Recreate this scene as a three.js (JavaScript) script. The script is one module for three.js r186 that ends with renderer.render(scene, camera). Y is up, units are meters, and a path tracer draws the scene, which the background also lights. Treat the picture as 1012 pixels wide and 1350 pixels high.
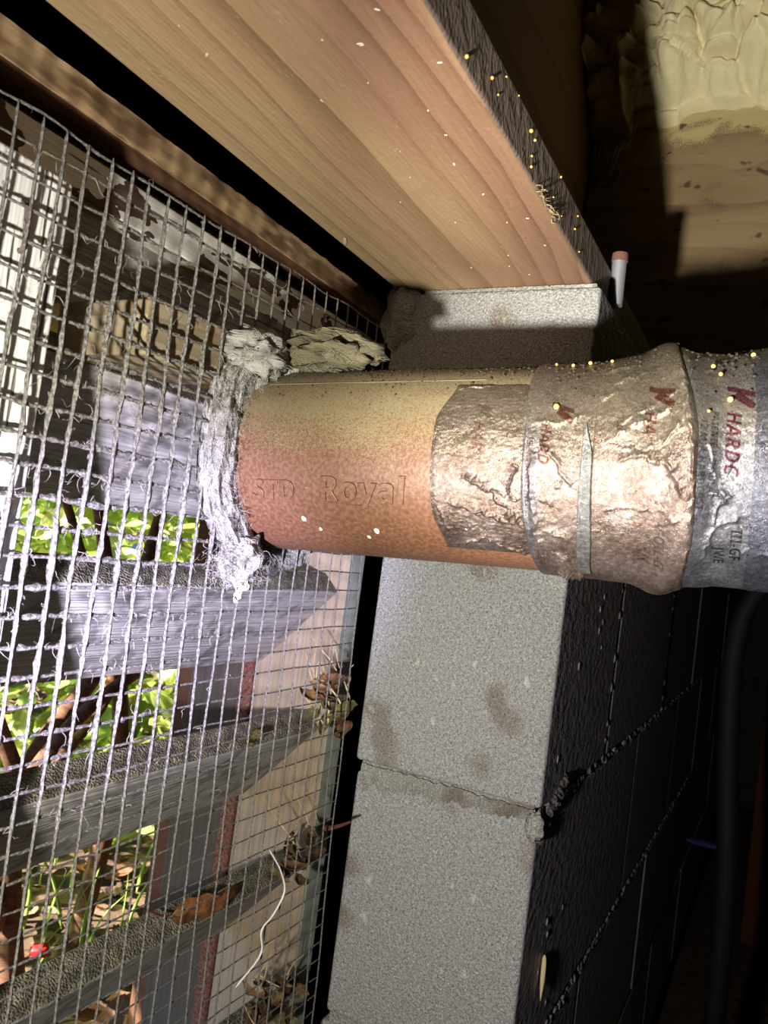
import * as THREE from 'three';
import { RoundedBoxGeometry } from 'three/addons/geometries/RoundedBoxGeometry.js';
import { mergeGeometries, mergeVertices } from 'three/addons/utils/BufferGeometryUtils.js';
import { TextGeometry } from 'three/addons/geometries/TextGeometry.js';
import { FontLoader } from 'three/addons/loaders/FontLoader.js';
import { Sky } from 'three/addons/objects/Sky.js';
import { createNoise2D, createNoise3D } from 'simplex-noise';

// ------------------------------------------------------------------ camera, sky, sun, lamp, exposure
// the origin is the photographer's eye; x runs out of the crawl space's vent wall, y up, z back towards the photographer
const scene = new THREE.Scene();
const camera = new THREE.PerspectiveCamera(2 * Math.atan(675 / 1030) * 180 / Math.PI, 1012 / 1350, 0.01, 60);
camera.rotation.set(3.0796 * Math.PI / 180, 27.6592 * Math.PI / 180, 7.5434 * Math.PI / 180, 'YXZ');
camera.focus = 0.44; camera.userData.fStop = 22;
const renderer = new THREE.WebGLRenderer({ antialias: true });
renderer.toneMapping = THREE.LinearToneMapping;
renderer.toneMappingExposure = 1.0;
renderer.shadowMap.enabled = true;

const sky = new Sky();
sky.name = 'sky'; sky.scale.setScalar(50);
const SUN = new THREE.Vector3(-0.4, 0.62, 0.68).normalize();
sky.material.uniforms.sunPosition.value.copy(SUN);
sky.material.uniforms.turbidity.value = 16; sky.material.uniforms.rayleigh.value = 0.2;
scene.add(sky);
scene.environmentIntensity = 0.3;
const sun = new THREE.DirectionalLight(0xfff2de, 26);
sun.name = 'sun'; sun.position.copy(SUN).multiplyScalar(6); sun.castShadow = true;
Object.assign(sun.shadow.camera, { left: -3, right: 3, top: 3, bottom: -3, near: 0.1, far: 15 });
scene.add(sun);

const LAMP_AT = new THREE.Vector3(-0.088, -0.085, 0.03);      // the torch held below and to the left of the lens
function spotBeam(name, color, intensity, aim, angleDegrees, penumbra) {
  const l = new THREE.SpotLight(color, intensity, 0, angleDegrees * Math.PI / 180, penumbra, 2);
  l.name = name; l.position.copy(LAMP_AT); l.target.position.copy(aim);
  l.castShadow = true; l.shadow.radius = 0.5; l.shadow.mapSize.set(2048, 2048); l.shadow.camera.near = 0.01;
  scene.add(l, l.target);
  return l;
}
const AIM = new THREE.Vector3(-0.24, 0.02, -0.33);
spotBeam('torch_spill_light', new THREE.Color(1.0, 0.95, 0.88), 0.92, new THREE.Vector3(-0.235, 0.0, -0.40), 67, 0.9);
spotBeam('added_upper_fill', new THREE.Color(1.0, 0.95, 0.84), 2.3, new THREE.Vector3(0.02, 0.47, -0.95), 25, 0.75);  // extra fill added at the torch to brighten the joist and foam
spotBeam('torch_ring_light', new THREE.Color(1.0, 0.98, 0.7), 0.24, AIM, 30, 0.8);
spotBeam('torch_core_light', new THREE.Color(0.60, 0.55, 1.0), 2.9, new THREE.Vector3(-0.275, -0.035, -0.285), 17, 1.0);

// ------------------------------------------------------------------ helpers
function mulberry(a) { return () => { a = (a + 0x6d2b79f5) | 0; let t = Math.imul(a ^ (a >>> 15), 1 | a); t = (t + Math.imul(t ^ (t >>> 7), 61 | t)) ^ t; return ((t ^ (t >>> 14)) >>> 0) / 4294967296; }; }
const R = mulberry(71), rr = (a, b) => a + (b - a) * R();
const n2 = createNoise2D(mulberry(5)), n3 = createNoise3D(mulberry(9));
const fbm2 = (x, y, o = 4) => { let s = 0, a = 0.5; for (let i = 0; i < o; i++) { s += a * n2(x, y); x *= 2.03; y *= 2.03; a *= 0.5; } return s; };
const fbm3 = (x, y, z, o = 3) => { let s = 0, a = 0.5; for (let i = 0; i < o; i++) { s += a * n3(x, y, z); x *= 2.03; y *= 2.03; z *= 2.03; a *= 0.5; } return s; };
const clamp = (x, a = 0, b = 1) => Math.min(b, Math.max(a, x)), lerp = (a, b, t) => a + (b - a) * t, smooth = (a, b, x) => { const t = clamp((x - a) / (b - a)); return t * t * (3 - 2 * t); };
const mix3 = (a, b, t) => [lerp(a[0], b[0], t), lerp(a[1], b[1], t), lerp(a[2], b[2], t)];
const V = (x, y, z) => new THREE.Vector3(x, y, z);

const used = {};
function numbered(name) { const k = (used[name] = (used[name] ?? -1) + 1); return k ? `${name}_${String(k).padStart(3, '0')}` : name; }
function tag(o, label, category, group, kind) {
  if (label) o.userData.label = label; if (category) o.userData.category = category;
  if (group) o.userData.group = group; if (kind) o.userData.kind = kind;
  return o;
}
function mesh(name, geometry, material, parent = scene) {
  const m = new THREE.Mesh(geometry, material);
  m.name = parent === scene ? numbered(name) : name; m.castShadow = m.receiveShadow = true; parent.add(m);
  return m;
}
function thing(name, label, category, at = [0, 0, 0], group) {
  const g = new THREE.Group(); g.name = numbered(name); g.position.set(...at); scene.add(g);
  return tag(g, label, category, group);
}
function structure(name) { const g = new THREE.Group(); g.name = name; g.userData.kind = 'structure'; scene.add(g); return g; }

// textures: fn(u, v) gives [r, g, b] (sRGB for colour maps) or a height; the pattern covers W x H metres
function texture(px, py, fn, W, H, color = true) {
  const d = new Uint8Array(px * py * 4);
  for (let y = 0; y < py; y++) for (let x = 0; x < px; x++) {
    const c = fn((x / px) * W, (y / py) * H), o = (y * px + x) * 4;
    if (typeof c === 'number') d[o] = d[o + 1] = d[o + 2] = clamp(c) * 255;
    else { d[o] = clamp(c[0]) * 255; d[o + 1] = clamp(c[1]) * 255; d[o + 2] = clamp(c[2]) * 255; }
    d[o + 3] = 255;
  }
  const t = new THREE.DataTexture(d, px, py);
  t.wrapS = t.wrapT = THREE.MirroredRepeatWrapping; t.magFilter = THREE.LinearFilter; t.minFilter = THREE.LinearMipmapLinearFilter; t.generateMipmaps = true;
  t.repeat.set(1 / W, 1 / H);
  if (color) t.colorSpace = THREE.SRGBColorSpace;
  t.needsUpdate = true;
  return t;
}
const std = (o) => new THREE.MeshStandardMaterial({ roughness: 0.9, ...o });

// uv in metres on a box-like geometry; u runs along the grain axis
function metreUV(g, grain = 'x', ou = 0, ov = 0) {
  const p = g.attributes.position, n = g.attributes.normal, uv = new Float32Array(p.count * 2), ax = 'xyz', G = ax.indexOf(grain);
  for (let i = 0; i < p.count; i += 3) {
    const s = [0, 0, 0];
    for (let k = 0; k < 3; k++) { s[0] += n.getX(i + k); s[1] += n.getY(i + k); s[2] += n.getZ(i + k); }
    const a = s.map(Math.abs), N = a.indexOf(Math.max(...a));
    let U = G, W = [0, 1, 2].find((k) => k !== N && k !== G);
    if (N === G) { U = (G + 1) % 3; W = (G + 2) % 3; }
    for (let k = 0; k < 3; k++) { const c = [p.getX(i + k), p.getY(i + k), p.getZ(i + k)]; uv[(i + k) * 2] = c[U] + ou; uv[(i + k) * 2 + 1] = c[W] + ov + N * 0.37; }
  }
  g.setAttribute('uv', new THREE.BufferAttribute(uv, 2));
  return g;
}
function box(x0, x1, y0, y1, z0, z1, { bevel = 0.002, grain = 'z', ou = 0, ov = 0, center = true } = {}) {
  let g = new RoundedBoxGeometry(x1 - x0, y1 - y0, z1 - z0, 2, bevel);
  if (g.index) { const gr = g.groups; g = g.toNonIndexed(); g.groups = gr; }
  if (center) g.translate((x0 + x1) / 2, (y0 + y1) / 2, (z0 + z1) / 2);
  return metreUV(g, grain, ou, ov);
}
// a grid surface from point(u, v) -> Vector3
function grid(nu, nv, point, uvOf) {
  const p = new Float32Array((nu + 1) * (nv + 1) * 3), uv = new Float32Array((nu + 1) * (nv + 1) * 2), idx = [];
  for (let j = 0; j <= nv; j++) for (let i = 0; i <= nu; i++) {
    const k = j * (nu + 1) + i, q = point(i / nu, j / nv), t = uvOf ? uvOf(i / nu, j / nv, q) : [i / nu, j / nv];
    p.set([q.x, q.y, q.z], k * 3); uv.set(t, k * 2);
  }
  for (let j = 0; j < nv; j++) for (let i = 0; i < nu; i++) { const a = j * (nu + 1) + i, b = a + 1, c = a + nu + 1, d = c + 1; idx.push(a, b, d, a, d, c); }
  const g = new THREE.BufferGeometry();
  g.setAttribute('position', new THREE.BufferAttribute(p, 3)); g.setAttribute('uv', new THREE.BufferAttribute(uv, 2)); g.setIndex(idx); g.computeVertexNormals();
  return g;
}
// a tube through points with a radius function of t in 0..1, capped to points
function tube(points, radius, rings = 24, sides = 7, jitter = null) {
  const curve = points.length === 2 ? new THREE.LineCurve3(...points) : new THREE.CatmullRomCurve3(points), fr = curve.computeFrenetFrames ? curve.computeFrenetFrames(rings, false) : null;
  return grid(sides, rings, (u, t) => {
    const k = Math.round(t * rings), c = curve.getPoint(t), r = (typeof radius === 'function' ? radius(t) : radius) * (k === 0 || k === rings ? 0.35 : 1), a = u * Math.PI * 2;
    if (jitter) c.add(jitter(t));
    return c.addScaledVector(fr.normals[k], -Math.cos(a) * r).addScaledVector(fr.binormals[k], Math.sin(a) * r);
  }, (u, t) => [t * curve.getLength(), u * 0.02]);
}
function lump(rx, ry, rz, detail, amount, freq, seed) {
  let g = new THREE.IcosahedronGeometry(1, detail); g.deleteAttribute('uv'); g.deleteAttribute('normal'); g = mergeVertices(g);
  const p = g.attributes.position, v = V();
  for (let i = 0; i < p.count; i++) { v.fromBufferAttribute(p, i); const k = 1 + amount * fbm3(v.x * freq + seed, v.y * freq, v.z * freq, 3); p.setXYZ(i, v.x * rx * k, v.y * ry * k, v.z * rz * k); }
  g.computeVertexNormals();
  const uv = new Float32Array(p.count * 2); for (let i = 0; i < p.count; i++) { uv[i * 2] = p.getX(i) + p.getZ(i); uv[i * 2 + 1] = p.getY(i); }
  g.setAttribute('uv', new THREE.BufferAttribute(uv, 2));
  return g;
}
// ------------------------------------------------------------------ materials
function woodFn(light, dark, { rings = 70, warp = 0.012, seed = 0, stain = null, fleck = 0, sharp = 2, contrast = 0.75 }) {
  return (u, v) => {
    const w = v + warp * fbm2(u * 1.7 + seed, v * 5 + seed, 3), q = w * rings + 1.2 * fbm2(w * 9 + seed, 3.1, 2), f = q - Math.floor(q), line = Math.pow(f, sharp) * (0.55 + 0.45 * n2(Math.floor(q) * 1.7 + seed, u * 0.9));
    const fine = 0.5 + 0.5 * n2(u * 26 + seed, v * 900), fine2 = n2(u * 9 + 40, v * 260 + seed);
    let c = mix3(light, dark, clamp(line * contrast + (fine - 0.5) * 0.16 + fine2 * 0.07 + 0.06));
    if (stain) { const m = smooth(-0.05, 0.4, fbm2(u * 1.6 + seed + 7, v * 7 + 2, 3)); c = mix3(c, stain, m * 0.42); }
    if (fleck) { const m = smooth(0.74, 0.84, n2(u * 190 + seed, v * 330) * 0.6 + 0.5 * n2(u * 31, v * 47 + seed)); c = mix3(c, [0.85, 0.8, 0.72], m * fleck); }
    return c;
  };
}
const M = {};
const sillGrain = woodFn([0.655, 0.555, 0.41], [0.44, 0.34, 0.235], { rings: 62, seed: 3, stain: [0.52, 0.37, 0.315], fleck: 0.25, sharp: 3.2, contrast: 0.8 });
// reddish heartwood along the inner half, darkened further to offset the close torch
const sillTex = texture(1024, 1024, (u, v) => { const c = sillGrain(u, v), m = smooth(0.15, 0.225, v + 0.03 * fbm2(u * 1.4, v * 9 + 3, 3)) * smooth(0.25, 0.238, v); return [c[0] * lerp(1, 0.80, m), c[1] * lerp(1, 0.715, m), c[2] * lerp(1, 0.75, m)]; }, 0.8, 0.4);
const sillBump = texture(512, 512, (u, v) => 0.5 + 0.3 * n2(u * 20, v * 500) + 0.2 * n2(u * 200, v * 300), 0.8, 0.4, false);
M.sill = std({ map: sillTex, bumpMap: sillBump, bumpScale: 0.0006, roughness: 0.75 });
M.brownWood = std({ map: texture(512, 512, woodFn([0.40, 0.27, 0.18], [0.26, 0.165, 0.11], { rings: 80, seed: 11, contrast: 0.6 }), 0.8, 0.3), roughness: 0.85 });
M.litStrip = std({ map: texture(512, 512, (u, v) => { const c = woodFn([0.74, 0.62, 0.46], [0.52, 0.40, 0.28], { rings: 40, seed: 17 })(u, v), m = smooth(-0.1, 0.35, fbm2(u * 18, v * 60 + 5, 3)); return mix3(c, [0.36, 0.25, 0.16], m * 0.55); }, 0.8, 0.3), roughness: 0.85 });  // pale colour carries the lamplight on the header's front edge
// floor joist: brown lumber, tan overspray dusting its upper part and dark mould specks
M.joist = std({ map: texture(1024, 1024, (u, v) => {
  let c = woodFn([0.56, 0.485, 0.355], [0.40, 0.31, 0.215], { rings: 34, warp: 0.03, seed: 23, stain: [0.46, 0.34, 0.24], sharp: 2.2, contrast: 0.6 })(u, v);
  const spray = smooth(0.30, 0.36, v + 0.035 * fbm2(u * 14, v * 14, 3)), grit = n2(u * 420, v * 420);
  if (spray > 0.5 + 0.5 * grit * (1 - spray)) c = mix3(c, [0.74, 0.68, 0.47], 0.8);
  const mould = smooth(0.25, 0.55, fbm2(u * 9 + 3, v * 20 + 1, 2)) * smooth(0.05, 0.5, grit + 0.3);
  c = mix3(c, [0.24, 0.22, 0.2], 0.55 * mould);
  const blot = smooth(0.62, 0.72, fbm2(u * 16 + 4, v * 26 + 8, 3) + 0.12); return mix3(c, [0.25, 0.2, 0.15], 0.8 * blot);
}, 0.8, 0.6), roughness: 0.9 });
M.rim = std({ map: texture(512, 512, woodFn([0.46, 0.34, 0.22], [0.30, 0.2, 0.12], { rings: 30, seed: 31, contrast: 0.6 }), 0.8, 0.6), roughness: 0.9 });
M.foam = std({ color: 0xd9cfa4, roughness: 0.85, bumpMap: texture(512, 512, (u, v) => 0.5 + 0.3 * n2(u * 160, v * 160) + 0.2 * n2(u * 500, v * 500), 0.5, 0.5, false), bumpScale: 0.0008 });
// concrete
const cmuFn = (u, v) => {
  const a = n2(u * 620, v * 620), b = n2(u * 260 + 9, v * 260), s = n2(u * 1300, v * 1300 + 7);
  let k = 0.56 + 0.10 * a + 0.05 * b + 0.06 * s; if (s > 0.72) k += 0.14; if (a < -0.7) k -= 0.14;
  let c = [k, k, k * 0.985];
  c = mix3(c, [k * 0.80, k * 0.74, k * 0.68], 0.8 * smooth(0.22, 0.5, fbm2(u * 9 + 2.2, v * 9 + 5.7, 3)));
  return mix3(c, [0.8, 0.8, 0.78], 0.5 * smooth(0.5, 0.62, fbm2(u * 30 + 1, v * 60 + 3, 2)) );
};
const cmuTex = texture(1024, 1024, cmuFn, 0.45, 0.45), cmuBump = texture(1024, 1024, (u, v) => 0.5 + 0.3 * n2(u * 420, v * 420) + 0.2 * n2(u * 1100, v * 1100), 0.45, 0.45, false);
M.concrete = std({ map: cmuTex, bumpMap: cmuBump, bumpScale: 0.0012, roughness: 0.95 });
M.mortar = std({ color: 0xfbf8f0, map: cmuTex, bumpMap: cmuBump, bumpScale: 0.0015, roughness: 0.95 });
const tarBump = texture(1024, 1024, (u, v) => 0.45 + 0.25 * n2(u * 90, v * 60) + 0.16 * n2(u * 300, v * 200) + 0.35 * smooth(0.72, 0.9, n2(u * 120 + 5, v * 90 + 2)), 0.5, 0.5, false);
M.tar = std({ color: 0x858288, roughness: 0.45, bumpMap: tarBump, bumpScale: 0.0012 });
M.sillCoat = std({ color: 0x75665e, roughness: 0.6, bumpMap: tarBump, bumpScale: 0.0009 });
M.soil = std({ map: texture(512, 512, (u, v) => { const k = 0.06 * n2(u * 300, v * 300) + 0.1 * fbm2(u * 30, v * 30, 3); return [0.33 + k, 0.26 + k, 0.2 + k]; }, 1, 1), roughness: 1 });
M.plainWall = std({ color: 0x8d8a84, map: cmuTex, bumpMap: cmuBump, bumpScale: 0.001, roughness: 0.95 });
// painted and weathered louver timber
const paintFn = (peel, seed) => (u, v) => {
  const crack = smooth(0.66, 0.8, n2(u * 12 + seed, v * 210)) , fine = n2(u * 30, v * 800 + seed);
  let c = [0.83 + 0.05 * fine, 0.83 + 0.05 * fine, 0.81 + 0.05 * fine]; c = mix3(c, [0.28, 0.25, 0.22], crack * 0.75);
  const p = fbm2(u * 16 + seed, v * 34 + seed, 4) + peel; return p > 0.12 ? mix3([0.22, 0.16, 0.12], [0.32, 0.24, 0.18], 0.5 + 0.5 * fine) : c;
};
M.whitePaint = std({ map: texture(1024, 512, paintFn(-0.55, 2), 0.5, 0.15), bumpMap: texture(512, 512, (u, v) => 0.6 - 0.5 * smooth(0.66, 0.8, n2(u * 12 + 2, v * 210)) + 0.1 * n2(u * 20, v * 500), 0.5, 0.15, false), bumpScale: 0.001, roughness: 0.7 });
M.peeling = std({ map: texture(1024, 512, paintFn(-0.1, 6.3), 0.4, 0.1), roughness: 0.8 });
const greyWood = (seed, warm) => woodFn(warm ? [0.62, 0.56, 0.47] : [0.74, 0.73, 0.70], warm ? [0.40, 0.34, 0.27] : [0.54, 0.525, 0.50], { rings: 150, seed, warp: 0.008, contrast: 0.55 });
const slatGrain = greyWood(41, false);
M.slat = std({ map: texture(1024, 512, (u, v) => { const c = slatGrain(u, v), m = smooth(0.02, 0.42, fbm2(u * 26 + 3, v * 30 + 1, 4)); return mix3(c, [0.36, 0.345, 0.315], 0.55 * m); }, 0.5, 0.12), bumpMap: texture(1024, 256, (u, v) => 0.5 + 0.35 * n2(u * 14, v * 420) + 0.15 * n2(u * 80, v * 900), 0.5, 0.12, false), bumpScale: 0.0012, roughness: 0.9 });
const mossFn = (u, v) => { const a = n2(u * 700, v * 700), b = fbm2(u * 60, v * 60, 3); const k = 0.47 + 0.13 * a + 0.2 * b; return [k * 1.02, k * 0.98, k * 0.82]; };
M.moss = std({ map: texture(512, 512, mossFn, 0.2, 0.2), bumpMap: texture(512, 512, (u, v) => 0.5 + 0.3 * n2(u * 500, v * 500) + 0.2 * fbm2(u * 80, v * 80), 0.2, 0.2, false), bumpScale: 0.003, roughness: 1 });
M.jambTan = std({ map: texture(512, 512, (u, v) => { const c = greyWood(53, true)(u, v); return mix3(c, [0.70, 0.63, 0.53], 0.35 + 0.4 * smooth(0, 0.4, n2(u * 6, v * 300))); }, 0.5, 0.2), roughness: 0.9 });
M.jambGrey = std({ map: texture(512, 512, greyWood(61, false), 0.5, 0.2), color: 0x7a736a, roughness: 0.9 });
M.jambPale = std({ map: texture(512, 512, paintFn(-0.5, 8), 0.5, 0.2), color: 0xd3dccd, roughness: 0.8 });
M.brick = std({ map: texture(256, 256, (u, v) => { const k = 0.12 * n2(u * 300, v * 300); return [0.46 + k, 0.30 + k, 0.25 + k]; }, 0.2, 0.2), roughness: 0.95 });
M.blockWood = std({ map: texture(512, 256, (u, v) => { const c = woodFn([0.58, 0.53, 0.43], [0.42, 0.36, 0.27], { rings: 50, seed: 77 })(u, v); return mix3(c, [0.42, 0.33, 0.22], 0.6 * smooth(0.0, 0.5, fbm2(u * 40, v * 40, 3))); }, 0.2, 0.1), roughness: 0.95 });
// wire, dust, stuffing
M.wire = std({ map: texture(512, 64, (u, v) => { const k = 0.40 + 0.13 * n2(u * 300, v * 200) + 0.08 * n2(u * 900, v * 90); return [k, k * 0.97, k * 0.91]; }, 0.2, 0.02), bumpMap: texture(512, 64, (u, v) => 0.5 + 0.4 * n2(u * 700, v * 300), 0.2, 0.02, false), bumpScale: 0.0004, roughness: 0.7, metalness: 0.15 });
M.fluff = std({ color: 0x8a867d, roughness: 1 });
M.plug = std({ map: texture(512, 512, (u, v) => { const k = 0.56 + 0.12 * fbm2(u * 50, v * 50, 4) + 0.07 * n2(u * 900, v * 900); return mix3([k, k * 0.985, k * 0.93], [0.36, 0.34, 0.3], 0.6 * smooth(0.18, 0.5, fbm2(u * 40 + 5, v * 40, 4))); }, 0.2, 0.2), bumpMap: texture(512, 512, (u, v) => 0.5 + 0.35 * fbm2(u * 120, v * 120, 4) + 0.15 * n2(u * 900, v * 900), 0.2, 0.2, false), bumpScale: 0.003, roughness: 1 });
M.plugDirty = std({ map: M.plug.map, bumpMap: M.plug.bumpMap, bumpScale: 0.004, color: 0xb3ab8c, roughness: 1 });
M.rust = std({ map: texture(128, 128, (u, v) => { const k = 0.5 * fbm2(u * 300, v * 300); return [0.42 + k, 0.29 + k * 0.6, 0.25 + k * 0.4]; }, 0.05, 0.05), roughness: 0.9 });
M.zinc = std({ color: 0xb9bcc4, metalness: 0.7, roughness: 0.5 });
M.resin = new THREE.MeshPhysicalMaterial({ color: 0xd8b063, roughness: 0.15, clearcoat: 1 });
M.straw = std({ color: 0xcbb98e, roughness: 0.8 });
M.hair = std({ color: 0xd8d5cc, roughness: 0.6 });
M.rubber = std({ color: 0x0b0b0d, roughness: 0.7 });
M.orangeWood = std({ color: 0x5e3212, roughness: 0.9 });
M.web = std({ color: 0x9a8459, roughness: 1 });

// ------------------------------------------------------------------ the setting: block wall, floor, far walls, ceiling, ground outside
const WX0 = -0.2743, WX1 = -0.1241, WZ = -0.5, COURSE = 0.173, JOINT = 0.007;
const wall = structure('wall_left'), outer = structure('wall_outside');
{
  const shapes = new Map();
  const block = (x0, z0, z1, y0) => {            // a concrete block: raw faces, the face towards the crawl space coated black
    const len = +(z1 - z0).toFixed(4), wid = +(WX1 - x0).toFixed(4), k = Math.floor(R() * 3), key = `${len},${wid},${k}`;
    if (!shapes.has(key)) shapes.set(key, box(-wid / 2, wid / 2, -COURSE / 2 + JOINT / 2, COURSE / 2 - JOINT / 2, -len / 2, len / 2, { bevel: 0.003, grain: 'y', ou: k * 0.31, ov: k * 0.23 }));
    const b = mesh('block', shapes.get(key), [M.tar, M.tar, M.concrete, M.concrete, M.concrete, M.concrete], wall);
    b.position.set((x0 + WX1) / 2 + rr(-0.0012, 0.0012), y0 + COURSE / 2, (z0 + z1) / 2);
  };
  const left = [WX0, -0.259, -0.256, -0.259, -0.26];
  for (let c = 0; c < 5; c++) {
    const y0 = 0.196 - COURSE * (c + 1), half = c % 2 === 1;
    let z = WZ, first = half ? 0.2 : 0.38;
    for (let k = 0; k < 8; k++) {
      const len = k ? 0.35 : first;
      block(k ? WX0 : left[c], z - len + JOINT / 2, k ? z - JOINT / 2 : z, y0);
      z -= len;
    }
  }
  // the mortar bed behind the joints
  mesh('mortar', box(WX0 + 0.02, WX1 - 0.0045, -0.68, 0.1955, -3.2, WZ - 0.0025, { bevel: 0.001 }), [M.tar, M.tar, M.mortar, M.mortar, M.mortar, M.mortar], wall);
  // pale mortar smeared over the bed joint of the end face
  const smear = grid(200, 12, (u, v) => {
    const x = lerp(-0.253, WX1 - 0.003, u), h = 0.016 * (1 - 0.6 * u) * (1 + 0.25 * n2(u * 7, 3) + 0.2 * n2(u * 31, 5) + 0.12 * n2(u * 90, 1)), top = -0.1475 - 0.001 * n2(u * 12, 8);
    return V(x, top - h * v, WZ + 0.0006 * Math.sin(Math.min(1, v * 1.02) * Math.PI) + 0.0005 * n2(u * 40, v * 6) + 0.0002);
  }, (u, v) => [u * 0.15, v * 0.02]);
  mesh('mortar_smear', smear, M.mortar, wall).material.side = THREE.DoubleSide;
  const squeeze = [];                            // mortar squeezed out of the bed joints, coated black
  for (const y of [-0.15, -0.323]) for (let z = -0.505; z > -1.6; z -= rr(0.004, 0.014)) {
    const s = rr(0.0012, 0.0028) * (z > -0.6 ? 1.3 : 1), g = lump(s * 0.7, s * rr(0.8, 1.6), s * rr(1, 2.6), 2, 0.9, 2.2, R() * 50);
    g.translate(WX1 - 0.0014, y + rr(-0.003, 0.002), z); squeeze.push(g);
  }
  for (const z of [-0.70, -1.05]) for (let y = -0.145; y < 0.02; y += rr(0.012, 0.04)) { const s = rr(0.001, 0.0022), g = lump(s, s * 2, s, 1, 0.5, 1.7, R() * 50); g.translate(WX1 - 0.001, y, z + 0.008); squeeze.push(g); }
  for (const [y, z] of [[-0.01, -0.62], [-0.03, -0.625], [-0.036, -0.615], [-0.05, -0.63], [-0.06, -0.56], [-0.12, -0.53], [-0.265, -0.545], [-0.245, -0.56], [-0.235, -0.555], [-0.24, -0.6], [-0.3, -0.58], [-0.02, -0.61]]) { const s = rr(0.0007, 0.0013), g = lump(s * 0.6, s * 2.4, s, 1, 0.6, 1.7, R() * 50); g.translate(WX1, y, z); squeeze.push(g); }
  tag(mesh('mortar_crumbs', mergeGeometries(squeeze), M.tar, wall), null, null, null, 'stuff');
  // rough broken mortar at the arris where two courses meet
  const rough = [];
  for (let k = 0; k < 90; k++) { const t = R(), s = rr(0.0007, 0.003), g = lump(s, s * rr(0.6, 1.4), s * rr(0.6, 1.5), 2, 1.0, 2.4, R() * 90); g.translate(WX1 + rr(-0.003, 0.0022), -0.163 + t * 0.028 + rr(-0.004, 0.004), -0.503 - t * 0.06); rough.push(g); }
  tag(mesh('broken_mortar', mergeGeometries(rough), std({ color: 0x4a4849, roughness: 0.9 }), wall), null, null, null, 'stuff');
  mesh('mortar_dab', lump(0.006, 0.009, 0.004, 3, 0.5, 1.6, 3).translate(WX1 - 0.002, -0.157, WZ + 0.001), M.mortar, wall);
  mesh('mortar_dab', lump(0.014, 0.026, 0.012, 3, 0.5, 1.3, 8).translate(-0.270, 0.176, WZ - 0.004), M.mortar, wall);
  // the wall carries on below the vent and behind the photographer
  mesh('block_course', box(WX0, WX1, -0.75, -0.505, WZ + 0.002, 2.0, { bevel: 0.003 }), M.tar, wall);
  mesh('block_course', box(WX0, WX1, -0.505, 0.1955, 0.16, 2.0, { bevel: 0.003 }), M.tar, wall);
  mesh('cladding', box(-0.485, -0.46, 0.184, 1.0, -3.2, 2.0), M.brownWood, outer);
  mesh('cladding', box(-0.485, -0.46, -0.75, 0.184, -3.2, -0.5625), M.brownWood, outer);
  mesh('cladding', box(-0.485, -0.46, -0.75, 0.184, -0.13, 2.0), M.brownWood, outer);
  mesh('cladding', box(-0.46, -0.2765, -0.75, -0.505, -3.2, 2.0), M.plainWall, outer);
}
tag(mesh('added_eave', box(-0.88, -0.486, 0.2, 0.22, -3.2, 2.0, { grain: 'x' }), M.rim), null, null, null, 'structure');  // overhang added to keep the sky dark in the upper slat gap
tag(mesh('floor', box(-0.44, 3.2, -0.85, -0.75, -3.4, 2.2), M.soil), null, null, null, 'structure');
tag(mesh('ceiling', box(-0.44, 3.2, 0.86, 0.9, -3.4, 2.2, { grain: 'x' }), M.rim), null, null, null, 'structure');
tag(mesh('wall_right', box(3.0, 3.2, -0.75, 0.86, -3.4, 2.2), M.plainWall), null, null, null, 'structure');
tag(mesh('wall_far', box(-0.44, 3.2, -0.75, 0.86, -3.4, -3.2), M.plainWall), null, null, null, 'structure');
tag(mesh('wall_near', box(-0.44, 3.2, -0.75, 0.86, 2.0, 2.2), M.plainWall), null, null, null, 'structure');
const groundTex = texture(512, 512, (u, v) => { const k = 0.5 + 0.25 * fbm2(u * 20, v * 20, 4) + 0.1 * n2(u * 120, v * 120); return [0.52 * k + 0.12, 0.42 * k + 0.1, 0.32 * k + 0.08]; }, 1, 1);
const ground = grid(60, 60, (u, v) => { const x = lerp(-0.44, -9, u * u), z = lerp(4, -8, v); return V(x, -0.56 + 0.02 * fbm2(x * 2, z * 2, 3), z); }, (u, v, q) => [q.x, q.z]);
tag(mesh('ground', ground, std({ map: groundTex, roughness: 1, side: THREE.DoubleSide })), null, null, null, 'structure');

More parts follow.
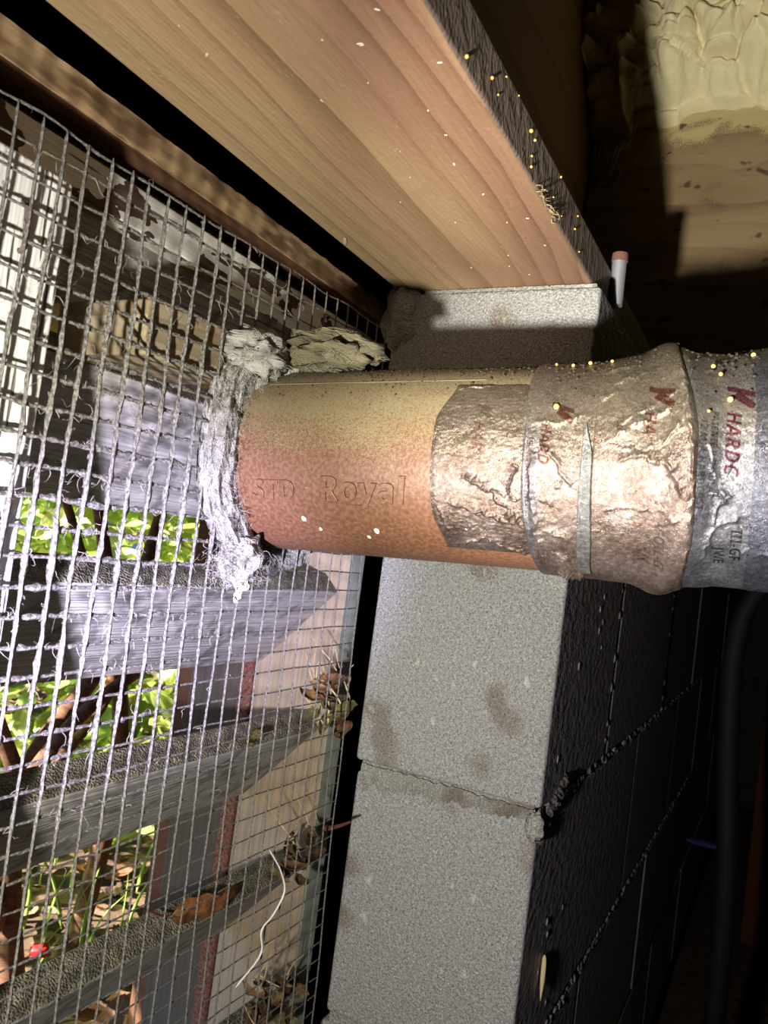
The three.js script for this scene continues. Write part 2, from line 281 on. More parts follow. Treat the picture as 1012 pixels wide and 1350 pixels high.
// ------------------------------------------------------------------ timber over the wall
const SX0 = -0.277, SX1 = -0.1326, SY0 = 0.196, SY1 = 0.225;
{
  const t = thing('sill_plate', 'wide tan treated timber plate lying on top of the block wall, one edge dark', 'timber', [(SX0 + SX1) / 2, SY0, -0.9]);
  const plank = box(SX0, SX1, SY0, SY1, -3.2, 2.0, { bevel: 0.003, ou: 0.13, ov: 0.007 }).translate(-(SX0 + SX1) / 2, -SY0, 0.9);
  mesh('plank', plank, [M.sillCoat, M.sill, M.sill, M.sill, M.sill, M.sill], t);
  const dropShape = lump(1, 1, 1, 2, 0.12, 1.2, 4);
  for (const [y, z, s] of [[0.2003, -0.2701, 1.5], [0.2088, -0.2978, 1.3], [0.2156, -0.3523, 1.7], [0.2153, -0.3603, 1.2], [0.2063, -0.3588, 1], [0.2012, -0.3596, 1.2], [0.2208, -0.4091, 1.1], [0.2176, -0.4511, 1], [0.2082, -0.448, 1.1], [0.2006, -0.4635, 0.9], [0.2071, -0.3074, 0.8], [0.2054, -0.4009, 0.8], [0.2195, -0.314, 0.8], [0.2215, -0.332, 0.7], [0.2035, -0.42, 0.7]]) {
    const d = mesh('resin_drop', dropShape, M.resin, t); d.scale.setScalar(0.0006 * s); d.position.set(SX1 + 0.0007 * s - (SX0 + SX1) / 2, y - SY0, z + 0.9);
  }
  const torn = [];
  for (let k = 0; k < 26; k++) { const z = -0.372 - 0.04 * R(), l = rr(0.002, 0.006), a = V(-0.1325 + rr(-0.0015, 0.001), 0.1965 + rr(-0.001, 0.002), z); torn.push(tube([a, a.clone().add(V(rr(-0.001, 0.003), rr(-0.002, 0.002), -l * 0.5)), a.clone().add(V(rr(0, 0.004), rr(-0.003, 0.003), -l))], (q) => 0.00045 * (1.1 - q), 6, 5)); }
  mesh('torn_splinters', mergeGeometries(torn).translate(-(SX0 + SX1) / 2, -SY0, 0.9), std({ color: 0x8d7a58 }), t).userData.label = 'pale torn splinters on the lower edge';
  mesh('wood_chip', lump(0.0014, 0.0008, 0.006, 2, 0.4, 1.4, 6).rotateY(0.5).translate(-0.27 - (SX0 + SX1) / 2, -0.0006, 0.487), std({ color: 0xb9b09c }), t).userData.label = 'pale loose chip clinging to the underside';
  const flecks = [];
  for (let k = 0; k < 26; k++) { const x = lerp(SX0 + 0.03, SX1 - 0.004, Math.pow(R(), 0.5)), z = rr(-0.49, -0.17), s = rr(0.0002, 0.0007); flecks.push(lump(s * rr(1, 2.5), 0.0003, s, 1, 0.4, 2, k).rotateY(R() * 3).translate(x - (SX0 + SX1) / 2, -0.0001, z + 0.9)); }
  tag(mesh('paint_flecks', mergeGeometries(flecks), std({ color: 0xc9bcb0 }), t), null, null, null, 'stuff');
}
tag(mesh('rim_joist', box(-0.312, -0.274, SY1, 0.86, -3.2, 2.0), M.rim), 'dark brown rim board standing on the timber plate, in shadow', 'timber');
const joistZ = -0.957;
tag(mesh('floor_joist', box(-0.272, 2.9, SY1, 0.86, joistZ - 0.038, joistZ, { grain: 'x', ou: 0.4, ov: 0.245 }), M.joist), 'brown floor joist with mould specks, crossing under the yellow foam', 'timber');
{
  const t = thing('header_board', 'brown board with underside shade painted dark and a lit edge painted pale, above the wire mesh', 'board', [-0.345, 0.167, -0.9]);
  mesh('board', box(-0.455, -0.307, 0.1837, 0.199, -3.2, 2.0).translate(0.345, -0.167, 0.9), M.brownWood, t);  // the shade on the underside is put into this dark brown
  mesh('lit_edge_paint', grid(400, 6, (u, v) => { const z = lerp(0.4, -0.555, u), w = 0.0012 * fbm2(z * 40, 2, 3); return V(-0.3055 + 0.0012 * fbm2(z * 60, v * 4, 3), lerp(0.1839 + w, 0.199 + w * 0.5, v), z); }, (u, v) => [u * 0.905, v * 0.016]).translate(0.345, -0.167, 0.9), M.litStrip, t).userData.label = 'rough edge painted pale for the lamplight on it';
  mesh('edge_core', box(-0.310, -0.3067, 0.1842, 0.1985, -0.555, 0.4, { bevel: 0.001 }).translate(0.345, -0.167, 0.9), M.litStrip, t);
}
// sprayed foam: lumps creeping down the joist from the floor above
function pillow(x, y) {                        // rounded lumps with creases between them
  let d1 = 9, d2 = 9; const ix = Math.floor(x), iy = Math.floor(y);
  for (let j = -1; j <= 1; j++) for (let i = -1; i <= 1; i++) { const cx = ix + i, cy = iy + j, h = Math.abs(Math.sin(cx * 127.1 + cy * 311.7) * 43758.5453) % 1, k = Math.abs(Math.sin(cx * 269.5 + cy * 183.3) * 43758.5453) % 1, d = Math.hypot(cx + h - x, cy + k - y); if (d < d1) { d2 = d1; d1 = d; } else if (d < d2) d2 = d; }
  return 1.15 * Math.sqrt(Math.max(0, 1.15 - d1 * d1)) - 0.35 + 0.2 * clamp((d2 - d1) * 3);
}
{
  const P = (u, v) => {
    const x = lerp(-0.272, 1.2, u), up = v;
    const y0 = 0.572 + 0.012 * n2(x * 11, 4) + 0.006 * n2(x * 40, 9);
    const y = lerp(y0, 0.80, up), out = 0.004 + 0.05 * smooth(0, 0.35, up) + 0.10 * smooth(0.3, 1, up);
    const wx = x + 0.012 * n2(x * 18, y * 18), wy = y + 0.012 * n2(x * 18 + 9, y * 18);
    const cell = 0.75 * pillow(wx * 21, wy * 26) + 0.28 * pillow(wx * 46 + 3, wy * 60 + 7) + 0.06 * fbm2(x * 60, y * 60, 2);
    const soft = fbm2(x * 8, y * 10, 2);
    const amp = 0.06 * smooth(0.0, 0.25, up) + 0.022 * smooth(0, 0.03, up);
    return V(x + 0.004 * n2(y * 30, x * 30), y, joistZ + (up < 0.002 ? -0.001 : out * (0.8 + 0.3 * soft) + amp * (cell - 0.45)));
  };
  const t = mesh('spray_foam', grid(520, 170, P, (u, v) => [u * 1.47, v * 0.3]), M.foam);
  tag(t, 'lumpy pale yellow sprayed foam between the floor joists', 'insulation');
}
{
  const t = thing('anchor_bolt', 'short galvanised bolt end with rusty top, on the plate beside the joist', 'bolt', [-0.129, SY1 - 0.008, -0.56]);
  mesh('shank', new THREE.CylinderGeometry(0.0052, 0.0056, 0.034, 20, 6).translate(0, 0.0, 0), M.zinc, t);
  mesh('rusty_cap', new THREE.CylinderGeometry(0.0056, 0.006, 0.006, 20, 2).translate(0, 0.0185, 0), M.rust, t);
}
// thin fibres hanging on the shaded joist
{
  const fib = [];
  const spots = [[-0.33, 0.73], [-0.31, 0.66], [-0.3, 0.6], [-0.25, 0.62], [-0.245, 0.58], [-0.28, 0.7]];
  for (let k = 0; k < 70; k++) { const s = spots[k % 6], a = V(Math.max(-0.255, s[0] + rr(-0.02, 0.035)), s[1] + rr(-0.04, 0.04), joistZ + rr(0.002, 0.02)), q = [a]; for (let j = 0; j < 4; j++) q.push(q[j].clone().add(V(rr(-0.009, 0.007), -rr(0.006, 0.02), rr(-0.004, 0.004)))); fib.push(tube(q, 0.0004, 10, 4)); }
  const w = mesh('cobweb', mergeGeometries(fib), M.web); tag(w, 'wispy brown cobweb hanging on the shaded joist left of the foam', 'cobweb', null, 'stuff');
}

// ------------------------------------------------------------------ louvred vent: painted frame, tilted slats, jamb of narrow boards
const SLAT_TURN = 0.80826, SLAT_W = 0.092, SLAT_T = 0.0194, SLAT_PITCH = 0.108;
{
  const t = thing('louver_vent', 'weathered slatted vent with white flaking frame, behind the wire mesh', 'vent', [-0.3, -0.47, -0.32]);
  const at = (g) => g.translate(0.3, 0.47, 0.32);
  const stile = at(box(-0.306, -0.2616, -0.5, 0.1285, -0.203, -0.135, { grain: 'y', ou: 0.06, ov: 0.02 }));
  mesh('stile', stile, M.whitePaint, t).userData.label = 'white painted cracked upright board with a staple';
  mesh('head_rail', at(box(-0.321, -0.307, 0.1463, 0.1675, -0.538, -0.135, { bevel: 0.0012, ou: 0.08 })), M.peeling, t).userData.label = 'thin rail with peeling white paint';
  const slatShape = new Map();
  for (let i = -2; i < 5; i++) {
    const start = i === -2 ? 0.012 : 0, key = start + ',' + ((i + 2) % 3);
    if (!slatShape.has(key)) {
      const g = box(-SLAT_W, -start, 0, SLAT_T, -0.202, 0.202, { bevel: 0.0015, ou: 0.11 * ((i + 2) % 3), ov: 0.03 * ((i + 2) % 3) });
      slatShape.set(key, g);
    }
    const s = mesh('slat', slatShape.get(key), [M.moss, M.slat, M.slat, M.slat, M.slat, M.slat], t);
    s.rotation.z = SLAT_TURN + rr(-0.01, 0.01); s.position.set(-0.3135 + 0.3, -0.0343 - SLAT_PITCH * i + 0.47, -0.3365 + 0.32);
  }
  const j = new THREE.Group(); j.name = 'jamb'; t.add(j);
  const jb = (label, g, m) => { const o = mesh('jamb_board', at(g), m, j); o.userData.label = label; };
  jb('pale painted edge board', box(-0.341, -0.307, -0.5, 0.146, -0.564, -0.5395, { grain: 'y', bevel: 0.0012 }), [M.jambPale, M.jambPale, M.jambTan, M.jambTan, M.jambTan, M.jambTan]);
  jb('tan board with upright grain', box(-0.383, -0.3415, -0.5, 0.182, -0.56, -0.5405, { grain: 'y', ou: 0.07, bevel: 0.0012 }), M.jambTan);
  jb('reddish brown strip', box(-0.398, -0.384, -0.5, 0.182, -0.56, -0.538, { grain: 'y', bevel: 0.003 }), M.brick);
  jb('grey outer board', box(-0.453, -0.399, -0.5, 0.182, -0.56, -0.543, { grain: 'y', ou: 0.21, bevel: 0.0012 }), M.jambGrey);
  const staple = tube([V(-0.2621, 0.1117, -0.1823), V(-0.2594, 0.1108, -0.1823), V(-0.2589, 0.1025, -0.1832), V(-0.2594, 0.0941, -0.1837), V(-0.2621, 0.0932, -0.1837)], 0.0011, 20, 6);
  mesh('staple', at(staple), std({ color: 0x5f5048, roughness: 0.7, metalness: 0.3 }), t).userData.label = 'rusty staple';
}
tag(mesh('wood_block', box(-0.315, -0.2575, -0.0125, 0.0125, -0.039, 0.039, { bevel: 0.0015, ou: 0.05 }), M.blockWood), 'small light brown wood offcut wedged behind the mesh, left above the pipe', 'wood block');
{ const o = scene.getObjectByName('wood_block'); o.position.set(0.0, 0.0882, -0.2855); o.rotation.x = 0.07; }

// ------------------------------------------------------------------ galvanised wire mesh, dusty
const MESH_A = -0.0367, meshX = (z) => -0.2565 + MESH_A * (z + 0.2);
const colZ = (i) => -0.1709 - 0.0104 * i - 0.0000387 * i * (i - 1);
const meshTop = (z) => 0.1435 - (z + 0.186) * 0.012, rowY = (j, z) => meshTop(z) - j * lerp(0.01165, 0.0115, clamp((-z - 0.206) / 0.247));
const spread = (z, y) => 0.03 * clamp((-z - 0.18) / 0.25, -0.3, 1) * clamp((0.15 - y) / 0.61);          // the columns fan out a little downwards
const dusty = (y, z) => Math.exp(-(((y - 0.01) / 0.13) ** 2)) * Math.exp(-(((z + 0.24) / 0.075) ** 2));
{
  const t = thing('wire_mesh', 'square galvanised wire mesh clogged with grey dust, stretched over the vent', 'wire mesh', [-0.26, -0.46, -0.3]);
  const off = V(0.26, 0.46, 0.3);
  const wire = (a, b, along, r0, seed, bow) => {
    const rings = 190, sides = 6, dir = b.clone().sub(a);
    const p = Array.from({ length: 7 }, (_, i) => a.clone().addScaledVector(dir, i / 6));
    const g = tube([a, b], 1, rings, sides);            // unit radius, reshaped below
    const P = g.attributes.position, c = V(), o = V();
    for (let k = 0; k <= rings; k++) {
      const q = k / rings; c.lerpVectors(a, b, q);
      const d = dusty(c.y, c.z), w = bow * n2(q * 5 + seed * 3.3, seed), wx = bow * n2(q * 6 + seed, seed * 1.7 + 4);
      const mid = c.clone(); if (along === 'y') mid.z += w; else mid.y += w; mid.x += wx;
      for (let i = 0; i <= sides; i++) {
        const n = k * (sides + 1) + i; o.fromBufferAttribute(P, n).sub(c);
        const len = o.length() || 1; o.multiplyScalar(1 / len);
        const clump = Math.max(0, n3(q * 60 + seed * 7, i % sides, seed)) * d * 0.0011 + Math.max(0, n3(q * 22 + seed * 5, 3, seed) - 0.2) * d * 0.0012;
        const r = (k === 0 || k === rings) ? r0 * 0.4 : r0 * (1 + 0.12 * n3(q * 90 + seed * 3, i, 1)) + d * 0.0003 + clump;
        P.setXYZ(n, mid.x + o.x * r + off.x, mid.y + o.y * r + off.y, mid.z + o.z * r + off.z);
      }
    }
    g.computeVertexNormals();
    mesh('wire', g, M.wire, t);
  };
  for (let i = -4; i <= 24; i++) { const z = colZ(i), zb = z - spread(z, -0.46), x = meshX(z) + 0.0006; wire(V(x, meshTop(z), z), V(meshX(zb) + 0.0006, -0.49, zb), 'y', 0.00052, i + 20, i < 3 ? 0.0012 : 0.0008); }
  for (let j = 0; j < 54; j++) { const z0 = -0.135, z1 = -0.4435 - spread(-0.4435, rowY(j, -0.4435)); wire(V(meshX(z0) - 0.0006, rowY(j, z0), z0), V(meshX(z1) - 0.0006, rowY(j, z1), z1), 'z', 0.00042, j + 90, j < 3 ? 0.0012 : 0.0006); }
  const fib = [];                                        // lint and hairs caught on the wires
  for (let k = 0; k < 900; k++) {
    const y = 0.01 + 0.15 * (R() + R() + R() - 1.5), z = -0.24 + 0.11 * (R() + R() + R() - 1.5);
    if (y > meshTop(z) - 0.002 || z > -0.15 || z < -0.43) continue;
    const onRow = R() < 0.5, j = Math.round((meshTop(z) - y) / 0.0121), i = Math.round((-0.1709 - z) / 0.0112);
    const a = onRow ? V(meshX(z), rowY(j, z), z) : V(meshX(z), y, colZ(i) - spread(colZ(i), y)), q = [a];
    for (let m = 0; m < 3; m++) q.push(q[m].clone().add(V(rr(-0.001, 0.0016), rr(-0.0035, 0.0028), rr(-0.0028, 0.0028))));
    fib.push(tube(q, (s) => 0.00016 * (1.2 - s), 6, 3).translate(off.x, off.y, off.z));
  }
  tag(mesh('lint', mergeGeometries(fib), M.fluff, t), null, null, null, 'stuff');
}

// ------------------------------------------------------------------ drain pipe wrapped in foil tape
const PIPE_R = 0.049, PIPE_SCALE = 0.985, PIPE_AT = V(-0.03291, 0.05356, -0.37121), PD = V(0.99567, 0.04386, -0.08195).normalize();
const PE1 = PIPE_AT.clone().negate().addScaledVector(PD, PIPE_AT.dot(PD)).normalize(), PE2 = V().crossVectors(PE1, PD);
const pipeFrame = new THREE.Matrix4().makeBasis(PD, PE2, PE1);
const onPipe = (s, th, r) => V(s, Math.sin(th) * r, Math.cos(th) * r);                  // in the pipe's own axes
const pipeWorld = (s, th, r) => onPipe(s, th, r).multiplyScalar(PIPE_SCALE).applyMatrix4(pipeFrame).add(PIPE_AT);
const pipe = thing('drain_pipe', 'horizontal brown plastic drain pipe with dusty top, wrapped in wrinkled foil tape', 'pipe', PIPE_AT.toArray());
pipe.quaternion.setFromRotationMatrix(pipeFrame); pipe.scale.setScalar(PIPE_SCALE);
const CIRC = Math.PI * 2 * PIPE_R;
// dust lies in separate grains, thickly on the top and thinly on the flank; mud spots below
const dustOn = (s, th) => { const a = Math.sin(th); return clamp(0.16 + 0.75 * smooth(-0.3, 0.6, a) + 0.4 * smooth(0.72, 0.98, a) + 0.22 * fbm2(s * 22, th * 2.5, 3)); };
const pipeColor = (base, dust) => (u, v) => {
  const th = (v / CIRC) * Math.PI * 2 - Math.PI, s = u, g = n2(s * 1500, v * 1500) * 0.5 + 0.5, g2 = n2(s * 700 + 3, v * 700) * 0.5 + 0.5, D = dustOn(s, th);
  let c = base(s, v, th); const k = 0.05 * n2(s * 300, v * 300); c = [c[0] + k, c[1] + k, c[2] + k];
  if (g * 0.6 + g2 * 0.4 < D * 0.75) c = mix3(c, dust, 0.82);
  if (n2(s * 900 + 9, v * 900) > 0.80 - 0.34 * smooth(0.55, 0.97, Math.sin(th))) c = mix3(c, [0.14, 0.12, 0.09], 0.75);
  return c;
};
const wrapTex = (t) => { t.wrapS = t.wrapT = THREE.RepeatWrapping; return t; };
{
  const spots = [[-0.187, -0.62, 0.0012], [-0.1795, -0.75, 0.0008], [-0.151, -0.33, 0.0009], [-0.1485, -0.72, 0.0013], [-0.154, -0.82, 0.0009]];
  const base = (s, v, th) => { let c = [0.375, 0.25, 0.185]; c = mix3(c, [0.42, 0.29, 0.21], 0.5 + 0.5 * fbm2(s * 30, v * 30, 3)); if (n2(s * 600, v * 600 + 3) * 0.7 + 0.4 * n2(s * 60, v * 60) > 0.93) c = [0.62, 0.54, 0.47]; return c; };
  M.pipe = std({ map: wrapTex(texture(2048, 1024, (u, v) => pipeColor(base, [0.47, 0.455, 0.345])(u - 0.32, v), 0.64, CIRC)), bumpMap: wrapTex(texture(1024, 512, (u, v) => 0.5 + 0.3 * n2(u * 700, v * 700) + 0.2 * n2(u * 1600, v * 1600), 0.64, CIRC, false)), bumpScale: 0.0002, roughness: 0.5 });
  const body = grid(160, 128, (u, v) => onPipe(lerp(-0.243, 0.6, u), v * Math.PI * 2 - Math.PI, PIPE_R + 0.0001 * n2(u * 40, v * 9)), (u, v) => [lerp(-0.243, 0.6, u) + 0.32, v * CIRC]);
  mesh('pipe_wall', body, M.pipe, pipe);
  // moulded seam near the top
  mesh('mould_seam', grid(60, 6, (u, v) => { const s = lerp(-0.215, -0.10, u); return onPipe(s, 0.93 + 0.06 * u + (v - 0.5) * 0.028, PIPE_R - 0.0002 + 0.00045 * Math.sin(v * Math.PI)); }, (u, v) => [u * 0.115, v * 0.002]), std({ color: 0x6b6044, roughness: 0.9 }), pipe);
  const font = await new FontLoader().loadAsync('fonts/droid/droid_sans_bold.typeface.json');
  const raised = (text, size, s0, th0, slant, name) => {
    const g = new TextGeometry(text, { font, size, depth: 0.0013, curveSegments: 5, bevelEnabled: true, bevelThickness: 0.0004, bevelSize: 0.0003, bevelSegments: 2 });
    const p = g.attributes.position;
    for (let i = 0; i < p.count; i++) { const x = p.getX(i), y = p.getY(i), q = onPipe(s0 + x * 1.02 + y * slant, th0 + y / PIPE_R + x * 0.35, PIPE_R - 0.0006 + p.getZ(i)); p.setXYZ(i, q.x, q.y, q.z); }
    g.computeVertexNormals();
    const uv = g.attributes.uv; for (let i = 0; i < p.count; i++) uv.setXY(i, p.getX(i) + 0.32, (Math.atan2(p.getY(i), p.getZ(i)) + Math.PI) * PIPE_R);
    mesh(name, g, M.pipe, pipe);
  };
  raised('Royal', 0.0122, -0.1765, -0.385, 0.14, 'raised_lettering');
  raised('STD', 0.0098, -0.2135, -0.40, 0.1, 'raised_lettering');
  mesh('raised_rule', grid(40, 5, (u, v) => onPipe(lerp(-0.173, -0.148, u), -0.40 - 0.035 * u + (v - 0.5) * 0.03, PIPE_R - 0.0003 + 0.001 * Math.sin(v * Math.PI)), (u, v) => [u * 0.025 + 0.147, v * 0.002 + 0.1]), M.pipe, pipe);
  for (const [s, th, r] of spots) { const o = mesh('paint_spot', lump(r, r * 1.3, 0.0003, 2, 0.7, 2.2, s * 90), std({ color: 0xd9dccb }), pipe); o.position.copy(onPipe(s, th, PIPE_R)); o.rotation.x = -th; }
}
// folds of the foil: a sharp crest along each polyline of [s, angle]
function foldField(folds) {
  const segs = [];
  for (const f of folds) for (let i = 0; i + 1 < f.pts.length; i++) segs.push({ a: f.pts[i], b: f.pts[i + 1], w: (f.w ?? 0.0016) * 0.62, h: (f.h ?? 0.0014) * 1.0, ends: [i === 0, i + 2 === f.pts.length] });
  return (s, th) => {
    let h = 0; const y0 = th * PIPE_R, y = y0 + 0.0011 * n2(s * 150, y0 * 150), sx = s + 0.0011 * n2(s * 150 + 9, y0 * 150);
    for (const g of segs) {
      const ax = g.a[0], ay = g.a[1] * PIPE_R, dx = g.b[0] - ax, dy = g.b[1] * PIPE_R - ay, L2 = dx * dx + dy * dy, q = clamp(((sx - ax) * dx + (y - ay) * dy) / L2);
      const ex = sx - ax - q * dx, ey = y - ay - q * dy, side = Math.sign(dx * ey - dy * ex), d = Math.sqrt(ex * ex + ey * ey) / (g.w * (side > 0 ? 2.2 : 0.55));
      if (d > 4) continue;                       // one flank steep, the other sloping: the sheet is folded over
      const k = g.h * Math.exp(-d * 1.25) * (0.75 + 0.35 * n2(q * 4 + ax * 900, 1)) * (g.ends[0] ? 0.1 + 0.9 * smooth(0, 0.45, q) : 1) * (g.ends[1] ? 0.1 + 0.9 * smooth(1, 0.55, q) : 1);
      if (Math.abs(k) > Math.abs(h)) h = k;
    }
    return h;
  };
}
// printed foil: canvas drawn as seen, x along the pipe, y down the flank
function foilTexture(s0, s1, base, prints, dust, seed) {
  const W = s1 - s0, px = 12000, w = Math.min(1400, Math.round(W * px)), h = 1024, cv = document.createElement('canvas');
  cv.width = w; cv.height = h;
  const c = cv.getContext('2d'), X = (s) => ((s - s0) / W) * w, Y = (th) => (1 - (th + Math.PI) / (2 * Math.PI)) * h, perY = h / CIRC, perX = w / W;
  c.fillStyle = '#fff'; c.fillRect(0, 0, w, h);
  for (const p of prints) {
    c.save(); c.translate(X(p.s), Y(p.th)); c.scale(perX, perY); c.rotate(Math.PI / 2); c.fillStyle = p.color; c.globalAlpha = p.alpha ?? 1;
    if (p.logo) { const z = p.size; c.beginPath(); c.moveTo(0, 0); c.lineTo(z * 0.45, -z * 1.2); c.lineTo(z * 0.75, -z * 1.2); c.lineTo(z * 0.3, 0); c.fill(); c.beginPath(); c.moveTo(z * 0.35, -z * 0.5); c.lineTo(z * 1.1, -z * 1.25); c.lineTo(z * 1.35, -z * 1.1); c.lineTo(z * 0.7, -z * 0.25); c.fill(); }
    else { const K = 100; c.scale(p.size / K, p.size / K); c.transform(1, 0, -(p.slant ?? 0), 1, 0, 0); c.font = `${p.bold === false ? '' : 'bold '}${K}px sans-serif`; if (p.outline) { c.lineWidth = 13; c.strokeStyle = p.color; c.strokeText(p.text, 0, 0); c.fillStyle = '#fff'; c.globalAlpha = 0.25; } c.fillText(p.text, 0, 0); }
    c.restore();
  }
  const ink = c.getImageData(0, 0, w, h).data, d = new Uint8Array(w * h * 4);
  for (let y = 0; y < h; y++) for (let x = 0; x < w; x++) {
    const s = s0 + (x / w) * W, v = ((h - 1 - y) / h) * CIRC, th = (v / CIRC) * 2 * Math.PI - Math.PI, o = (y * w + x) * 4;
    let q = pipeColor((a, b) => base(a, b, th), dust)(s, v);
    const wear = 0.8 + 0.2 * n2(s * 900, v * 900);
    q = [q[0] * lerp(1, ink[o] / 255, wear), q[1] * lerp(1, ink[o + 1] / 255, wear), q[2] * lerp(1, ink[o + 2] / 255, wear)];
    const D = ((h - 1 - y) * w + x) * 4; d[D] = clamp(q[0]) * 255; d[D + 1] = clamp(q[1]) * 255; d[D + 2] = clamp(q[2]) * 255; d[D + 3] = 255;
  }
  const t = new THREE.DataTexture(d, w, h); t.colorSpace = THREE.SRGBColorSpace; t.wrapS = THREE.ClampToEdgeWrapping; t.wrapT = THREE.RepeatWrapping; t.magFilter = THREE.LinearFilter; t.needsUpdate = true;
  return t;
}
const foilRough = texture(512, 512, (u, v) => 0.42 + 0.16 * n2(u * 900, v * 900) + 0.1 * n2(u * 200, v * 200), 0.1, 0.1, false);
const foilBump = texture(512, 512, (u, v) => 0.5 + 0.34 * n2(u * 2600, v * 2600) + 0.16 * n2(u * 700, v * 700), 0.05, 0.05, false);
// the tape's radius over the bare pipe: the socket of a coupling swells under it
const swell = (s, th) => 0.0005 + 0.0042 * smooth(-0.058, -0.024, s) * (0.55 + 0.45 * Math.sin(th)) + 0.0042 * Math.exp(-(((s + 0.0235 - 0.014 * Math.cos(th)) / 0.0075) ** 2)) - 0.0012 * smooth(-0.006, 0.004, s) + 0.0035 * smooth(0.0, 0.03, s) * Math.max(0, Math.sin(th));
function tapeBand(name, label, { s0, s1, edge0, edge1, th0 = -Math.PI, th1 = Math.PI, lift, folds, map, metal, rough = 1, rumple = 1, color = 0xffffff, nu, nv = 520 }) {
  const F = foldField(folds);
  const g = grid(nu, nv, (u, v) => {
    const th = lerp(th0, th1, v), a = s0 + (edge0 ? edge0(th) : 0), b = s1 + (edge1 ? edge1(th) : 0), s = lerp(a, b, u);
    const rim = Math.min(1, Math.min(u, 1 - u) * 14 + (th1 - th0 < 6 ? 0 : 0.25)), fade = th1 - th0 < 6 ? Math.min(1, Math.min(v, 1 - v) * 20) : 1;
    const r = PIPE_R + swell(s, th) + lift * Math.min(1, rim + 0.35) * (0.4 + 0.6 * fade) + rumple * (0.00024 * fbm2(s * 60, th * 5, 3) + 0.00009 * n2(s * 260, th * 22)) + F(s, th) * rim;
    return onPipe(s, th, r);
  }, (u, v, q) => [0, 0]);
  const p = g.attributes.position, uv = g.attributes.uv;
  for (let j = 0; j <= nv; j++) for (let i = 0; i <= nu; i++) { const k = j * (nu + 1) + i; uv.setXY(k, map ? (p.getX(k) - map.userData.s0) / map.userData.W : p.getX(k), (lerp(th0, th1, j / nv) + Math.PI) / (2 * Math.PI)); }
  const m = new THREE.MeshStandardMaterial({ map, color, metalness: metal, roughness: rough, side: THREE.DoubleSide });
  if (map) { m.roughnessMap = foilRough.clone(); m.roughnessMap.repeat.set(map.userData.W / 0.1, CIRC / 0.1); m.bumpMap = foilBump.clone(); m.bumpMap.repeat.set(map.userData.W / 0.05, CIRC / 0.05); m.bumpScale = 0.00022; }
  const o = mesh(name, g, m, pipe); if (label) o.userData.label = label;
  return o;
}
const foil = (s0, s1, base, prints, dust, seed) => { const t = foilTexture(s0, s1, base, prints, dust, seed); t.userData = { s0, W: s1 - s0 }; return t; };
const RED = '#8c3f36', INK = '#5a5048', DUST = [0.52, 0.485, 0.41];
const brownFoil = (s, v) => mix3([0.34, 0.28, 0.255], [0.47, 0.42, 0.405], 0.5 + 0.9 * fbm2(s * 40, v * 40 + 3, 3)), greyFoil = (s, v) => mix3([0.31, 0.31, 0.34], [0.42, 0.42, 0.45], 0.5 + 0.9 * fbm2(s * 40, v * 40, 3));
const brand = (text, s, th, size, alpha = 0.9, color = RED) => ({ text, s, th, size, slant: 0.25, color, alpha });
tapeBand('foil_tape', 'first strip of brown stained foil tape, its corner lifted', { s0: -0.118, s1: -0.073, edge0: (th) => 0.006 * smooth(0.4, 0.85, th) + 0.004 * smooth(-0.4, -0.8, th), edge1: (th) => -0.006 * smooth(0.4, 0.9, th) + 0.008 * smooth(-0.3, -1.3, th), th0: -0.87, th1: 0.86, lift: 0.0006, nu: 130, nv: 300,
  map: foil(-0.12, -0.06, brownFoil, [brand('HAR', -0.0995, 0.44, 0.0068, 0.55), { logo: true, s: -0.0995, th: 0.62, size: 0.006, color: RED, alpha: 0.35 }, { text: 'PATENTED INSTALL', s: -0.106, th: 0.5, size: 0.0028, color: RED, alpha: 0.3, bold: false }], DUST, 1), metal: 0.78,
  folds: [{ pts: [[-0.1045, -0.085], [-0.0925, -0.17], [-0.0828, -0.253]], h: 0.0022 }, { pts: [[-0.0828, -0.253], [-0.080, -0.1], [-0.0785, 0.043]], h: 0.0022 }, { pts: [[-0.112, -0.335], [-0.0927, -0.41], [-0.0821, -0.514]], h: 0.0018 }, { pts: [[-0.1108, -0.838], [-0.0941, -0.675], [-0.081, -0.812], [-0.0731, -0.982]], h: 0.0015 }, { pts: [[-0.0896, -0.21], [-0.0817, -0.374], [-0.0767, -0.506]], h: 0.002 }, { pts: [[-0.0863, -0.52], [-0.0756, -0.337]], h: 0.0018 }, { pts: [[-0.086, -0.4], [-0.077, -0.44]], h: 0.002, w: 0.001 }, { pts: [[-0.082, -0.30], [-0.0765, -0.23]], h: 0.002, w: 0.001 }, { pts: [[-0.116, -0.30], [-0.112, -0.6], [-0.1105, -0.83]], h: 0.0009, w: 0.0012 }, { pts: [[-0.101, -0.5], [-0.099, -0.62]], h: 0.0008 }, { pts: [[-0.1157, 0.78], [-0.0914, 0.84]], h: 0.0012, w: 0.001 }] });
